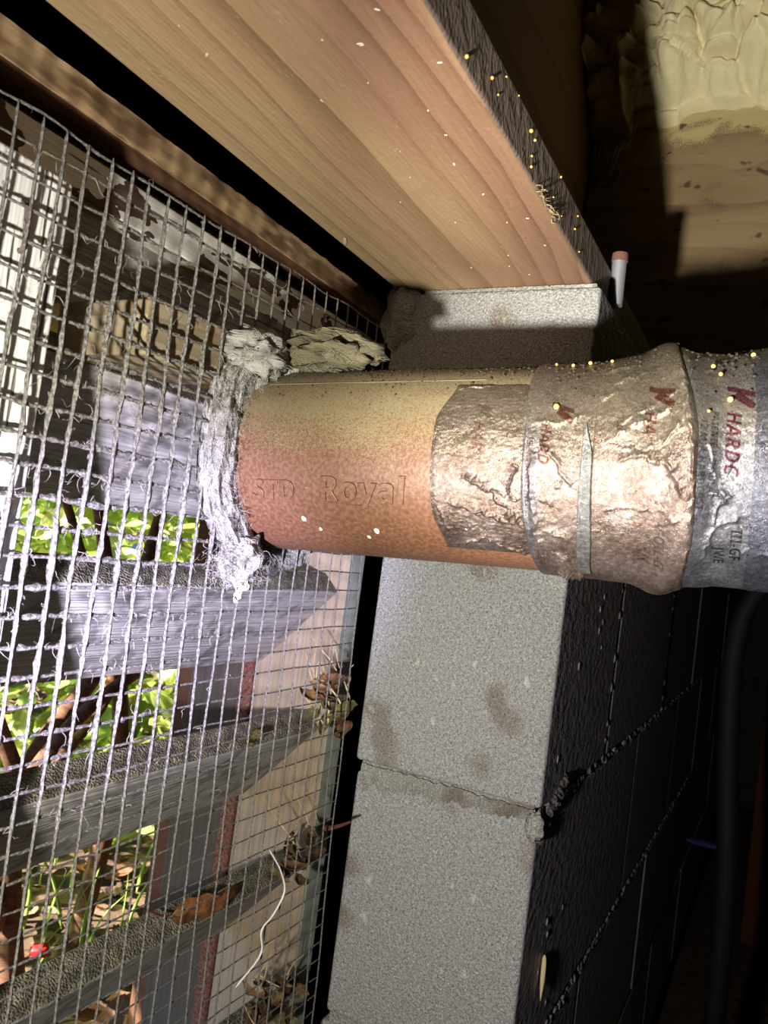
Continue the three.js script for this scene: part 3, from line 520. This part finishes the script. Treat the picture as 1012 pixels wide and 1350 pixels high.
tapeBand('foil_tape', 'second strip of crinkled brown foil tape with a grey ridge', { s0: -0.0765, s1: -0.046, edge0: (th) => 0.003 * smooth(-0.2, -1.2, th) - 0.002 * smooth(0.3, 1, th), lift: 0.0011, nu: 110,
  map: foil(-0.085, -0.04, (s, v, th) => mix3(brownFoil(s, v), greyFoil(s, v), 0.8 * smooth(-0.0665, -0.0705, s + 0.004 * smooth(0, -1, th))), [brand('HARD', -0.0695, 0.42, 0.0066), { logo: true, s: -0.066, th: 0.62, size: 0.008, color: RED, alpha: 0.8 }, { text: '8TE HARDCAST INC', s: -0.0748, th: 0.33, size: 0.0034, color: RED, alpha: 0.6 }, { text: 'TC AUG', s: -0.071, th: -0.78, size: 0.0046, color: INK, alpha: 0.9, bold: false }], DUST, 2), metal: 0.72,
  folds: [{ pts: [[-0.0741, 0.39], [-0.063, 0.41], [-0.05, 0.471]], h: 0.0014 }, { pts: [[-0.0719, 0.298], [-0.0595, 0.003], [-0.0513, -0.186]], h: 0.002, w: 0.0018 }, { pts: [[-0.0722, -0.207], [-0.0608, -0.334]], h: 0.0016 }, { pts: [[-0.0709, -0.497], [-0.055, -0.656]], h: 0.0018 }, { pts: [[-0.0669, -0.758], [-0.0529, -0.957]], h: 0.002 }, { pts: [[-0.0594, -0.062], [-0.0504, -0.153]], h: 0.0012 }, { pts: [[-0.0731, 0.24], [-0.0722, -0.1], [-0.0712, -0.45], [-0.069, -0.85], [-0.064, -1.25]], h: 0.0017, w: 0.0028 }, { pts: [[-0.066, -1.1], [-0.057, -1.2], [-0.05, -1.15]], h: 0.0042, w: 0.0028 }, { pts: [[-0.063, -0.15], [-0.056, -0.1]], h: 0.0009 }, ...[0, 1, 2, 3].map((k) => ({ pts: [[-0.0725, -0.12 - k * 0.07], [-0.068, -0.1 - k * 0.07]], h: 0.0009, w: 0.0007 })), ...[0, 1, 2].map((k) => ({ pts: [[-0.068 + 0.002 * k, -0.8 - k * 0.12], [-0.058, -0.83 - k * 0.1]], h: 0.0012, w: 0.0008 }))] });
tapeBand('foil_tape', 'third broad strip of brown foil tape swelling over a joint', { s0: -0.0475, s1: -0.0065, edge1: (th) => -0.011 * smooth(0.2, 1.3, th) - 0.004 * smooth(-0.3, -1.1, th), lift: 0.0014, nu: 150,
  map: foil(-0.05, 0.0, brownFoil, [{ text: 'HA', s: -0.0275, th: 0.49, size: 0.0068, slant: 0.25, color: RED, alpha: 0.8 }, { logo: true, s: -0.0265, th: 0.72, size: 0.0085, color: RED, alpha: 0.85 }, { text: 'FOIL-G', s: -0.0215, th: -0.42, size: 0.0058, color: INK, alpha: 0.55 }, { text: '3/4', s: -0.0285, th: -0.62, size: 0.0052, color: INK, alpha: 0.6 }, { text: 'TED', s: -0.038, th: 0.46, size: 0.0036, color: RED, alpha: 0.5 }], DUST, 3), metal: 0.72,
  folds: [{ pts: [[-0.0519, 0.95], [-0.0302, 1.045]], h: 0.0012 }, { pts: [[-0.0431, 0.209], [-0.0302, 0.383], [-0.0132, 0.533]], h: 0.0016, w: 0.002 }, { pts: [[-0.0461, 0.188], [-0.0207, 0.195], [-0.0148, 0.129]], h: 0.0008, w: 0.0008 }, { pts: [[-0.0387, 0.069], [-0.0278, 0.127], [-0.0175, 0.065], [-0.0083, -0.207]], h: 0.0022, w: 0.002 }, { pts: [[-0.045, -0.301], [-0.0254, -0.278], [-0.0094, -0.326]], h: 0.0009, w: 0.0009 }, { pts: [[-0.0207, 0.189], [-0.0114, 0.424]], h: 0.002, w: 0.0014 }, { pts: [[-0.0195, 0.24], [-0.0105, 0.36]], h: 0.0015, w: 0.0008 }, { pts: [[-0.0174, 0.034], [-0.0091, -0.083]], h: 0.0016 }, { pts: [[-0.0223, -0.426], [-0.0095, -0.286]], h: 0.0012 }, { pts: [[-0.0442, 0.743], [-0.0264, 0.903]], h: 0.0014, w: 0.002 }, { pts: [[-0.0162, 0.964], [-0.0105, 0.425], [-0.0068, -0.08], [-0.0076, -0.475], [-0.0106, -0.974]], h: 0.0022, w: 0.0022 }, { pts: [[-0.05, 0.6], [-0.036, 0.7]], h: 0.0012 }, { pts: [[-0.04, 0.35], [-0.022, 0.55], [-0.014, 0.66]], h: 0.0011 }] });
tapeBand('foil_strip', 'narrow plain grey tape strip', { s0: -0.0528, s1: -0.0466, edge0: (th) => 0.0012 * Math.sin(th * 2.2 + 1) + 0.001 * smooth(0.1, 0.42, th), edge1: (th) => -0.0035 * smooth(0.1, 0.42, th) - 0.0018 * smooth(-0.5, -1.1, th), th0: -1.15, th1: 0.44, lift: 0.0024, nu: 26, nv: 220, map: foil(-0.056, -0.042, (s, v) => mix3([0.27, 0.27, 0.27], [0.35, 0.35, 0.35], 0.5 + fbm2(s * 60, v * 60, 3)), [], [0.6, 0.59, 0.55], 4), metal: 0.35, folds: [], rumple: 0.7 });
tapeBand('foil_tape', 'fourth strip of blue-grey foil tape with red print', { s0: -0.0095, s1: 0.0155, edge0: (th) => -0.007 * smooth(0.3, 1.3, th) - 0.003 * smooth(-0.4, -1.1, th), edge1: (th) => -0.004 * smooth(0.5, 1.4, th), lift: 0.0006, nu: 100,
  map: foil(-0.02, 0.02, greyFoil, [brand('HARDC', 0.0032, 0.52, 0.0074, 1, '#8a1f38'), { logo: true, s: 0.0028, th: 0.76, size: 0.0085, color: '#8a1f38', alpha: 0.85 }, { text: 'PATENTE P INSULAT', s: -0.0022, th: 0.5, size: 0.0034, color: INK, alpha: 0.75 }, { text: '12 MIA HARDCAST', s: -0.0062, th: 0.42, size: 0.0038, color: INK, alpha: 0.7 }, { text: 'III-GF', s: 0.0072, th: -0.42, size: 0.0058, color: '#26262c', alpha: 0.9 }, { text: 'JWE', s: 0.0015, th: -0.6, size: 0.0054, color: '#26262c', alpha: 0.85 }], [0.55, 0.52, 0.47], 5), metal: 0.72,
  folds: [{ pts: [[-0.0031, -0.623], [0.002, -0.391], [0.0127, -0.311]], h: 0.0016 }, { pts: [[-0.0043, -0.811], [0.0008, -0.463], [0.0027, -0.134]], h: 0.0018 }, { pts: [[0.0071, -0.733], [0.0202, -0.54]], h: 0.001 }, { pts: [[-0.0028, 0.359], [-0.0015, 0.14], [-0.0002, -0.075]], h: 0.0012 }, { pts: [[-0.006, 1.12], [0.0102, 1.17]], h: 0.001 }, { pts: [[0.001, -0.08], [0.0075, -0.19]], h: 0.002, w: 0.0012 }, { pts: [[-0.003, -0.12], [0.004, -0.16], [0.001, -0.24]], h: 0.002, w: 0.001 }, { pts: [[0.003, -0.03], [0.0095, 0.2]], h: 0.0014, w: 0.001 }] });
tapeBand('foil_tape', 'last strip of dark blue-grey foil tape', { s0: 0.0135, s1: 0.11, edge0: (th) => -0.004 * smooth(0.5, 1.4, th), lift: 0.0012, nu: 160, map: foil(0.005, 0.115, greyFoil, [], [0.5, 0.48, 0.45], 6), color: 0xc4c6d2, metal: 0.72, folds: [{ pts: [[0.0145, -0.063], [0.0162, 0.576]], h: 0.0012, w: 0.001 }, { pts: [[0.013, -0.7], [0.03, -0.55]], h: 0.0014 }, { pts: [[0.02, 0.2], [0.05, 0.1]], h: 0.0014 }] });
{
  const crumbs = [], beads = [];
  for (let k = 0; k < 900; k++) { const s = lerp(-0.21, 0.09, R()), th = 1.5 + 0.62 * (R() + R() + R() - 1.5) - 0.25 * R(), z = rr(0.0003, 0.0008) * (s > -0.11 ? 1.2 : 0.8), q = onPipe(s, th, PIPE_R + swell(s, th) * (s > -0.075 ? 1 : 0) + (s > -0.075 ? 0.0013 : 0.0002)); crumbs.push(lump(z, z * 0.8, z, 0, 0.4, 2, k).translate(q.x, q.y, q.z)); }
  tag(mesh('dust_crumbs', mergeGeometries(crumbs), std({ color: 0x332c21, roughness: 1 }), pipe), null, null, null, 'stuff');
  for (const [s, th, z] of [[-0.062, 1.2, 1.1], [-0.055, 1.28, 1.3], [-0.045, 1.22, 1], [-0.064, 0.56, 1.8], [0.004, 0.6, 1.7], [-0.003, 0.95, 1.3], [0.0, 0.86, 1.2], [-0.0035, 0.47, 0.9], [0.012, 1.15, 1.5], [0.02, 1.2, 1.2], [-0.07, 1.25, 0.9]]) { const q = onPipe(s, th, PIPE_R + swell(s, th) + 0.002); beads.push(lump(0.0007 * z, 0.0007 * z, 0.0007 * z, 2, 0.2, 1.5, s * 99).translate(q.x, q.y, q.z)); }
  for (const b of beads) mesh('resin_bead', b, M.resin, pipe);
}

// ------------------------------------------------------------------ grey filler stuffed round the pipe where it passes the mesh
{
  const inner = [[-0.206, 1.5], [-0.2084, 1.31], [-0.2184, 0.958], [-0.2225, 0.64], [-0.2207, 0.197], [-0.2212, -0.116], [-0.2214, -0.444], [-0.2213, -0.743], [-0.2255, -1.25], [-0.2305, -1.44]];
  const outer = [[-0.2519, 0.0996, -0.3701], [-0.2525, 0.0998, -0.3549], [-0.2534, 0.0987, -0.3295], [-0.2542, 0.0924, -0.3076], [-0.2547, 0.082, -0.2952], [-0.2549, 0.0668, -0.2876], [-0.255, 0.0501, -0.2873], [-0.2549, 0.0319, -0.2884], [-0.2547, 0.014, -0.293], [-0.2544, 0.0001, -0.3032], [-0.2539, -0.0124, -0.3153], [-0.2536, -0.0185, -0.3242], [-0.2531, -0.0162, -0.3392]];
  const ci = new THREE.CatmullRomCurve3(inner.map(([s, th]) => V(s, th, 0))), co = new THREE.CatmullRomCurve3(outer.map((p) => V(...p)));
  const c0 = PIPE_AT.clone().addScaledVector(PD, -0.2255 * PIPE_SCALE);          // the axis in the plane of the mesh
  const NV = 150, NU = 48;
  const g = grid(NU, NV, (u, v) => {
    let a, b, th, vis = v < 0.62 ? 1 : 0;
    if (vis) { const t = v / 0.62, q = ci.getPoint(t); th = q.y; a = pipeWorld(q.x, q.y, PIPE_R - 0.0006); b = co.getPoint(t); }
    else { const t = (v - 0.62) / 0.38; th = lerp(-1.44, 1.5 - Math.PI * 2, t); const s = lerp(-0.2305, -0.206, t); a = pipeWorld(s, th, PIPE_R - 0.0006); const e0 = co.getPoint(1), e1 = co.getPoint(0), w = Math.sin(t * Math.PI), r = lerp(0.06, 0.066, t), m = pipeWorld(-0.232, th, r); b = t < 0.5 ? e0.clone().lerp(m, clamp(w * 1.6)) : e1.clone().lerp(m, clamp(w * 1.6)); }
    const p = a.clone().lerp(b, u), up = Math.sin(th);
    const swellOut = Math.sin(Math.PI * Math.min(1, u * 1.15)) * (0.006 + 0.006 * smooth(0.4, 0.95, up) + 0.004 * smooth(-0.3, -0.95, up));
    const fold = Math.max(0, 1 - Math.abs(((u * 3.2 + 0.35 * n2(v * 9, 2)) % 1) - 0.5) * 3.4) * 0.0026 * smooth(0, 0.15, u), lumpy = 0.0034 * fbm3(p.x * 70, p.y * 70, p.z * 70, 4) + 0.002 * fbm3(p.x * 210, p.y * 210, p.z * 210, 2) + smooth(0.5, 0.95, up) * 0.006 * fbm3(p.x * 80, p.y * 80, p.z * 80 + 4, 3);
    const n = PD.clone().multiplyScalar(0.55).addScaledVector(pipeWorld(0, th, 1).sub(PIPE_AT), 0.7).normalize();
    const k = Math.min(1, u * 9);
    p.addScaledVector(n, (swellOut + fold + lumpy * 1.3) * k + (u > 0.97 ? -0.006 : 0));
    return p;
  }, (u, v) => [u * 0.05, v * 0.33]);
  const t = thing('pipe_filler', 'grey fluffy filler packed round the pipe where it passes through the mesh', 'filler', [c0.x, c0.y, c0.z]);
  const back = c0.clone().negate();
  mesh('packing', g.translate(back.x, back.y, back.z), M.plug, t).material.side = THREE.DoubleSide;
  mesh('packing_lump', lump(0.030, 0.0115, 0.02, 5, 0.6, 2.6, 12).translate(-0.2273 + back.x, 0.1004 + back.y, -0.3418 + back.z), M.plugDirty, t);
  mesh('packing_lump', lump(0.014, 0.012, 0.018, 5, 0.7, 2.6, 21).translate(-0.2466 + back.x, 0.0915 + back.y, -0.3126 + back.z), M.plug, t);
  mesh('packing_lump', lump(0.010, 0.014, 0.012, 4, 0.6, 1.8, 31).translate(-0.2452 + back.x, -0.0118 + back.y, -0.3187 + back.z), M.plug, t);
  const scrap = grid(14, 24, (u, v) => { const w = 0.0075 * Math.sin(Math.PI * (0.15 + 0.75 * v)) * (1 + 0.4 * n2(v * 5, 2)); return V(-0.243 + 0.002 * Math.sin(v * 5) + 0.0016 * n2(u * 3, v * 5), -0.0175 - 0.0165 * v, -0.3185 + (u - 0.5) * w - 0.002 * v); }, (u, v) => [u * 0.01, v * 0.02]);
  mesh('hanging_scrap', scrap.translate(back.x, back.y, back.z), std({ color: 0xd9d4c0, roughness: 0.9, side: THREE.DoubleSide }), t).userData.label = 'pale torn scrap hanging from the filler';
  const fib = [];
  for (let k = 0; k < 800; k++) {
    const q = R(), low = R() < 0.45, p0 = low ? V(-0.2445 + rr(-0.004, 0.008), -0.0137 + rr(-0.009, 0.008), -0.316 + rr(-0.02, 0.022)) : (() => { const i = co.getPoint(q), j = ci.getPoint(q); return pipeWorld(j.x, j.y, PIPE_R + 0.004).lerp(i, R()).add(V(0.007, 0, 0.003)); })();
    const pts = [p0]; for (let m = 0; m < 3; m++) pts.push(pts[m].clone().add(V(rr(-0.002, 0.003), rr(-0.0035, 0.002), rr(-0.003, 0.003))));
    fib.push(tube(pts, (s) => 0.00013 * (1.2 - s), 7, 3).translate(back.x, back.y, back.z));
  }
  tag(mesh('fluff', mergeGeometries(fib), M.fluff, t), null, null, null, 'stuff');
}

// ------------------------------------------------------------------ dry leaves and twigs caught between mesh and slats
function leafShape(len, wid, curl, cup, seed, nu = 10, nv = 6) {
  return grid(nv, nu, (u, v) => {
    const w = wid * Math.pow(Math.sin(Math.PI * Math.pow(v, 0.8)), 0.8) * (1 + 0.1 * n2(v * 7, seed)), x = (u - 0.5) * w, a = (v - 0.4) * curl;
    const y = curl ? (1 - Math.cos(a)) * len / Math.abs(curl) : 0, z = curl ? Math.sin(a) * len / curl : (v - 0.4) * len;
    return V(x * Math.cos(cup * Math.abs(u - 0.5)), y + Math.abs(x) * Math.sin(cup) * 0.8 + 0.05 * len * n2(u * 2 + seed, v * 3), z);
  }, (u, v) => [u * wid, v * len]);
}
const leafTex = texture(256, 256, (u, v) => { const k = 0.62 + 0.2 * fbm2(u * 90, v * 90, 3) + 0.1 * n2(u * 600, v * 200); return [k, k * 0.93, k * 0.85]; }, 0.08, 0.08);
const leafMat = (c) => new THREE.MeshPhysicalMaterial({ color: c, map: leafTex, roughness: 0.85, side: THREE.DoubleSide });
const TONES = ['pale tan', 'mid brown', 'dark brown', 'golden tan', 'grey brown', 'khaki'];
const DRY = [0xd8b98a, 0xa9825a, 0x8c6a4c, 0xc2a06a, 0x6f5642, 0xb7a56c].map(leafMat), OLIVE = leafMat(0xa6a860);
const dryShapes = [0, 1, 2, 3, 4].map((k) => leafShape(0.02 + 0.003 * k, 0.009 + 0.0015 * (k % 3), 1.2 + 0.5 * k, 0.8, k * 3.7));
const twigShapes = [0, 1, 2].map((k) => tube([V(0, 0, -0.018), V(0.001, 0.0015 * (k - 1), -0.005), V(-0.001, 0.001 * k, 0.008), V(0.0005, 0, 0.02)], (s) => 0.0006 * (1.2 - 0.6 * s), 14, 5));
function pile(count, twigs, center, spread, leafLabel, twigLabel, group, seed) {
  const Q = mulberry(seed), q = (a, b) => a + (b - a) * Q();
  for (let k = 0; k < count; k++) {
    const tone = Q() < 0.14 ? -1 : Math.floor(Q() * 6), shape = Math.floor(Q() * 5);
    const o = mesh('dry_leaf', dryShapes[shape], tone < 0 ? OLIVE : DRY[tone]);
    o.position.set(center[0] + spread[0] * q(-1, 1), center[1] + spread[1] * q(-1, 1), center[2] + spread[2] * q(-1, 1)); o.rotation.set(q(-1.4, 1.4), q(-3, 3), q(-1.2, 1.2)); o.scale.setScalar(q(0.7, 1.15));
    tag(o, `${shape < 2 ? 'small' : shape < 4 ? 'medium-sized' : 'large'} ${tone < 0 ? 'olive' : TONES[tone]} ${leafLabel}`, 'leaf', group + ', leaves');
  }
  for (let k = 0; k < twigs; k++) {
    const o = mesh('twig', twigShapes[k % 3], M.straw);
    o.position.set(center[0] + spread[0] * q(-0.8, 0.8), center[1] + spread[1] * q(-0.4, 1.9), center[2] + spread[2] * q(-0.8, 1)); o.rotation.set(q(-1.9, -0.6), q(-0.7, 0.7), q(-0.6, 0.6)); o.scale.setScalar(q(0.6, 1.1));
    tag(o, twigLabel, 'twig', group + ', twigs');
  }
}
pile(16, 14, [-0.284, -0.112, -0.489], [0.012, 0.020, 0.024], 'dry leaf in the topmost pile behind the mesh edge', 'thin straw twig sticking up from the topmost pile of dry leaves', 'topmost leaf pile behind the mesh', 101);
pile(13, 5, [-0.290, -0.220, -0.487], [0.010, 0.020, 0.022], 'dry leaf in the middle pile behind the mesh edge', 'thin twig lying in the middle pile of dry leaves', 'middle leaf pile behind the mesh', 202);
pile(15, 7, [-0.292, -0.317, -0.482], [0.012, 0.022, 0.026], 'dry leaf in the lowest pile, at the bottom edge', 'thin twig in the lowest pile of dry leaves', 'lowest leaf pile behind the mesh', 303);
{
  const o = mesh('dry_leaf', leafShape(0.026, 0.018, 1.2, 0.5, 9), OLIVE); o.position.set(-0.2515, -0.108, -0.4655); o.rotation.set(0.5, -0.4, 1.2);
  tag(o, 'olive green pointed leaf poking out beside the block wall, right of the topmost pile', 'leaf');
  const y = mesh('dry_leaf', leafShape(0.03, 0.014, 1.6, 0.9, 19), leafMat(0xb2ad4c)); y.position.set(-0.308, -0.138, -0.446); y.rotation.set(0.3, 0.5, 0.2);
  tag(y, 'curled yellow green leaf lying on the slat, left of the topmost pile', 'leaf');
  const c = thing('curled_leaf', 'big curled orange brown leaf lying on the slat below the middle pile', 'leaf', [-0.306, -0.241, -0.416]);
  mesh('blade', leafShape(0.068, 0.026, 1.1, 0.5, 4, 24, 12), leafMat(0xc98a48), c); c.rotation.set(-0.12, 3.05, -1.0);
  mesh('stalk', tube([V(0, 0.003, -0.022), V(0.0, 0.006, -0.034), V(-0.002, 0.010, -0.044)], 0.0008, 10, 5), leafMat(0x9c5a3c), c);
  const st = [[-0.2539, -0.1749, -0.3844], [-0.2522, -0.1912, -0.3978], [-0.2516, -0.2036, -0.4029], [-0.2525, -0.2146, -0.3955], [-0.2536, -0.2207, -0.3873], [-0.2533, -0.2342, -0.3894], [-0.2555, -0.2469, -0.3716]].map((p) => V(p[0] + 0.008, p[1] , p[2]));
  tag(mesh('grass_stem', tube(st, 0.00055, 50, 5), M.hair), 'long pale curved grass stem hanging in front of the lower mesh', 'stem');
  tag(mesh('twig', tube([V(-0.2545, -0.184, -0.458), V(-0.246, -0.181, -0.462), V(-0.238, -0.1765, -0.4665)], (s) => 0.0017 * (1.1 - 0.6 * s), 12, 6), leafMat(0x7a3f33)), 'short reddish twig poking through the right edge of the mesh', 'twig');
}

// ------------------------------------------------------------------ outside: shrub, fallen leaves, grass
{
  const Q = mulberry(404), q = (a, b) => a + (b - a) * Q();
  const t = thing('shrub', 'leafy green shrub with brown stems, seen through the slats in daylight', 'shrub', [-0.85, -0.56, -0.75]);
  const off = V(0.85, 0.56, 0.75), bark = std({ color: 0xb08a76, map: leafTex, roughness: 0.95 });
  const stems = [[[-0.62, -0.56, -0.52], [-0.64, -0.3, -0.5], [-0.6, -0.16, -0.42], [-0.62, 0.1, -0.34]], [[-0.66, -0.56, -0.6], [-0.66, -0.28, -0.56], [-0.62, -0.12, -0.62], [-0.66, 0.14, -0.72]], [[-0.64, -0.33, -0.5], [-0.6, -0.2, -0.56], [-0.58, -0.1, -0.7], [-0.6, 0.05, -0.8]], [[-0.7, -0.56, -0.45], [-0.72, -0.3, -0.4], [-0.7, -0.1, -0.42], [-0.7, 0.1, -0.46]], [[-0.66, -0.42, -0.56], [-0.58, -0.27, -0.44], [-0.55, -0.17, -0.32], [-0.57, 0.0, -0.25]], [[-0.75, -0.56, -0.75], [-0.72, -0.3, -0.75], [-0.7, -0.1, -0.68], [-0.74, 0.15, -0.62]], [[-0.64, -0.3, -0.5], [-0.62, -0.22, -0.44], [-0.6, -0.2, -0.36], [-0.6, -0.12, -0.28]], [[-0.66, -0.28, -0.56], [-0.68, -0.16, -0.5], [-0.7, -0.06, -0.42], [-0.7, 0.06, -0.3]], [[-0.68, -0.3, -0.58], [-0.66, -0.18, -0.66], [-0.66, -0.06, -0.6], [-0.66, 0.08, -0.52]]];
  stems.forEach((s, i) => mesh('stem', tube(s.map((p) => V(...p).add(off)), (k) => (i < 2 || i === 5 ? 0.0125 : 0.008) * (1.1 - 0.65 * k), 24, 8), bark, t));
  const greens = [0xb3bf62, 0xcfd684, 0x98ab58, 0xe3e6b0, 0xc0c870].map((c) => new THREE.MeshPhysicalMaterial({ color: c, roughness: 0.55, transmission: 0.45, thickness: 0, side: THREE.DoubleSide }));
  const shapes = [0, 1, 2, 3].map((k) => leafShape(0.06 + 0.008 * k, 0.028 + 0.005 * (k % 3), 0.7, 0.5, k * 2.3, 8, 6));
  const place = (o, deep) => { o.position.set(q(-1.05, -0.68) - deep * q(0, 1.2), q(-0.44, 0.16), q(-1.2, -0.18) - deep * q(0, 1.6)).add(off); o.rotation.set(q(-1, 1), q(-3.1, 3.1), q(-1, 1)); };
  for (let k = 0; k < 295; k++) place(mesh('leaf', shapes[k % 4], greens[Math.floor(Q() * 5)], t), 0);
  const im = new THREE.InstancedMesh(shapes[1], greens[0], 3000), d = new THREE.Object3D(); im.name = 'foliage'; im.userData.kind = 'stuff';
  for (let k = 0; k < 3000; k++) { place(d, 1); d.scale.setScalar(q(0.8, 1.5)); d.updateMatrix(); im.setMatrixAt(k, d.matrix); im.setColorAt(k, new THREE.Color().setHSL(q(0.2, 0.26), 0.5, q(0.5, 0.85))); }
  im.castShadow = im.receiveShadow = true; t.add(im);
  const litter = new THREE.InstancedMesh(leafShape(0.05, 0.024, 0.9, 0.5, 2.2, 6, 4), leafMat(0xffffff), 2600); litter.name = 'leaf_litter';
  for (let k = 0; k < 2600; k++) { const x = -0.46 - 2.2 * Math.pow(Q(), 1.3), z = q(-2.6, 0.3); d.position.set(x, -0.545 + q(0, 0.02), z); d.rotation.set(q(-0.5, 0.5), q(-3.1, 3.1), q(-0.4, 0.4)); d.scale.setScalar(q(0.5, 1.3)); d.updateMatrix(); litter.setMatrixAt(k, d.matrix); const w = Q(); litter.setColorAt(k, new THREE.Color().setRGB(...mix3([0.62, 0.45, 0.34], [0.36, 0.24, 0.18], w).map((c) => c * q(0.7, 1.2)))); }
  litter.castShadow = litter.receiveShadow = true; scene.add(tag(litter, 'tan fallen leaves covering the ground outside the slats', 'leaf litter', null, 'stuff'));
  const blade = tube([V(0, 0, 0), V(0.004, 0.05, 0), V(0.02, 0.1, 0.004), V(0.045, 0.13, 0.01)], (s) => 0.003 * (1.05 - s), 10, 4);
  const grass = new THREE.InstancedMesh(blade, new THREE.MeshPhysicalMaterial({ color: 0x9cc255, roughness: 0.6, transmission: 0.3, thickness: 0, side: THREE.DoubleSide }), 420); grass.name = 'grass_blades';
  for (let k = 0; k < 420; k++) { d.position.set(q(-1.5, -0.62), -0.555, q(-1.6, -0.2)); d.rotation.set(0, q(-3.1, 3.1), q(-0.2, 0.2)); d.scale.setScalar(q(0.5, 1.3)); d.updateMatrix(); grass.setMatrixAt(k, d.matrix); }
  grass.castShadow = true; scene.add(tag(grass, 'green grass blades growing among the fallen leaves outside', 'grass', null, 'stuff'));
  const slope = std({ color: 0x8a6a50, map: leafTex, roughness: 0.95 });
  tag(mesh('fallen_branch', tube([V(-0.56, -0.54, -0.34), V(-0.60, -0.47, -0.42), V(-0.66, -0.39, -0.53), V(-0.69, -0.34, -0.60)], (s) => 0.016 * (1.1 - 0.4 * s), 24, 9), slope), 'thick bare brown branch leaning outside the lower slats', 'branch');
  tag(mesh('red_flower', lump(0.009, 0.006, 0.009, 3, 0.5, 1.6, 3), std({ color: 0xe0242c, roughness: 0.5 })), 'small bright red petal on the ground outside, far left', 'flower');
  scene.getObjectByName('red_flower').position.set(-0.6, -0.419, -0.558);
}

// ------------------------------------------------------------------ deep in the crawl space, nearly dark
tag(mesh('rubber_hose', tube([V(0.06, 0.09, -1.0), V(-0.012, 0.035, -1.0), V(-0.038, -0.005, -1.0), V(-0.047, -0.06, -1.0), V(-0.044, -0.15, -1.0), V(-0.03, -0.32, -1.0), V(-0.02, -0.6, -1.02), V(0.02, -0.74, -1.05)], 0.0115, 60, 12), M.rubber), 'black rubber hose curving down beside the block wall', 'hose');
tag(mesh('wood_post', box(-0.02, 0.1, -0.75, 0.86, -2.12, -2.0, { grain: 'y' }), M.orangeWood), 'orange brown wooden post far back behind the black hose', 'post');
tag(mesh('plastic_scrap', lump(0.024, 0.004, 0.01, 3, 0.4, 1.7, 5), std({ color: 0x2e2f6a, roughness: 0.8 })), 'small blue plastic scrap in the dark, low on the right', 'scrap');
scene.getObjectByName('plastic_scrap').position.set(-0.068, -0.336, -1.2);
tag(mesh('wood_splinter', tube([V(-0.1228, -0.256, -0.5535), V(-0.1215, -0.285, -0.5505)], (s) => 0.0017 * Math.sin(Math.PI * (0.25 + 0.72 * s)), 16, 6), M.straw), 'pale wood splinter stuck to the black face of the block wall', 'splinter');

// ------------------------------------------------------------------ the torch itself, out of the picture, its lens just behind the light
{
  const t = thing('torch', 'small black hand torch held below the lens', 'torch', LAMP_AT.toArray());
  t.lookAt(LAMP_AT.clone().multiplyScalar(2).sub(AIM));                    // +z points backwards
  mesh('body', new THREE.LatheGeometry([[0.0145, 0.004], [0.0165, 0.004], [0.0165, 0.03], [0.012, 0.042], [0.012, 0.12], [0.011, 0.123], [0.0001, 0.123]].map((p) => new THREE.Vector2(...p)), 40).rotateX(Math.PI / 2), M.rubber, t);
  mesh('lens', new THREE.CylinderGeometry(0.0145, 0.0145, 0.0015, 40).rotateX(Math.PI / 2).translate(0, 0, 0.006), std({ color: 0xdddddd, emissive: 0xfff2e0, emissiveIntensity: 2, roughness: 0.3 }), t);
}

renderer.render(scene, camera);
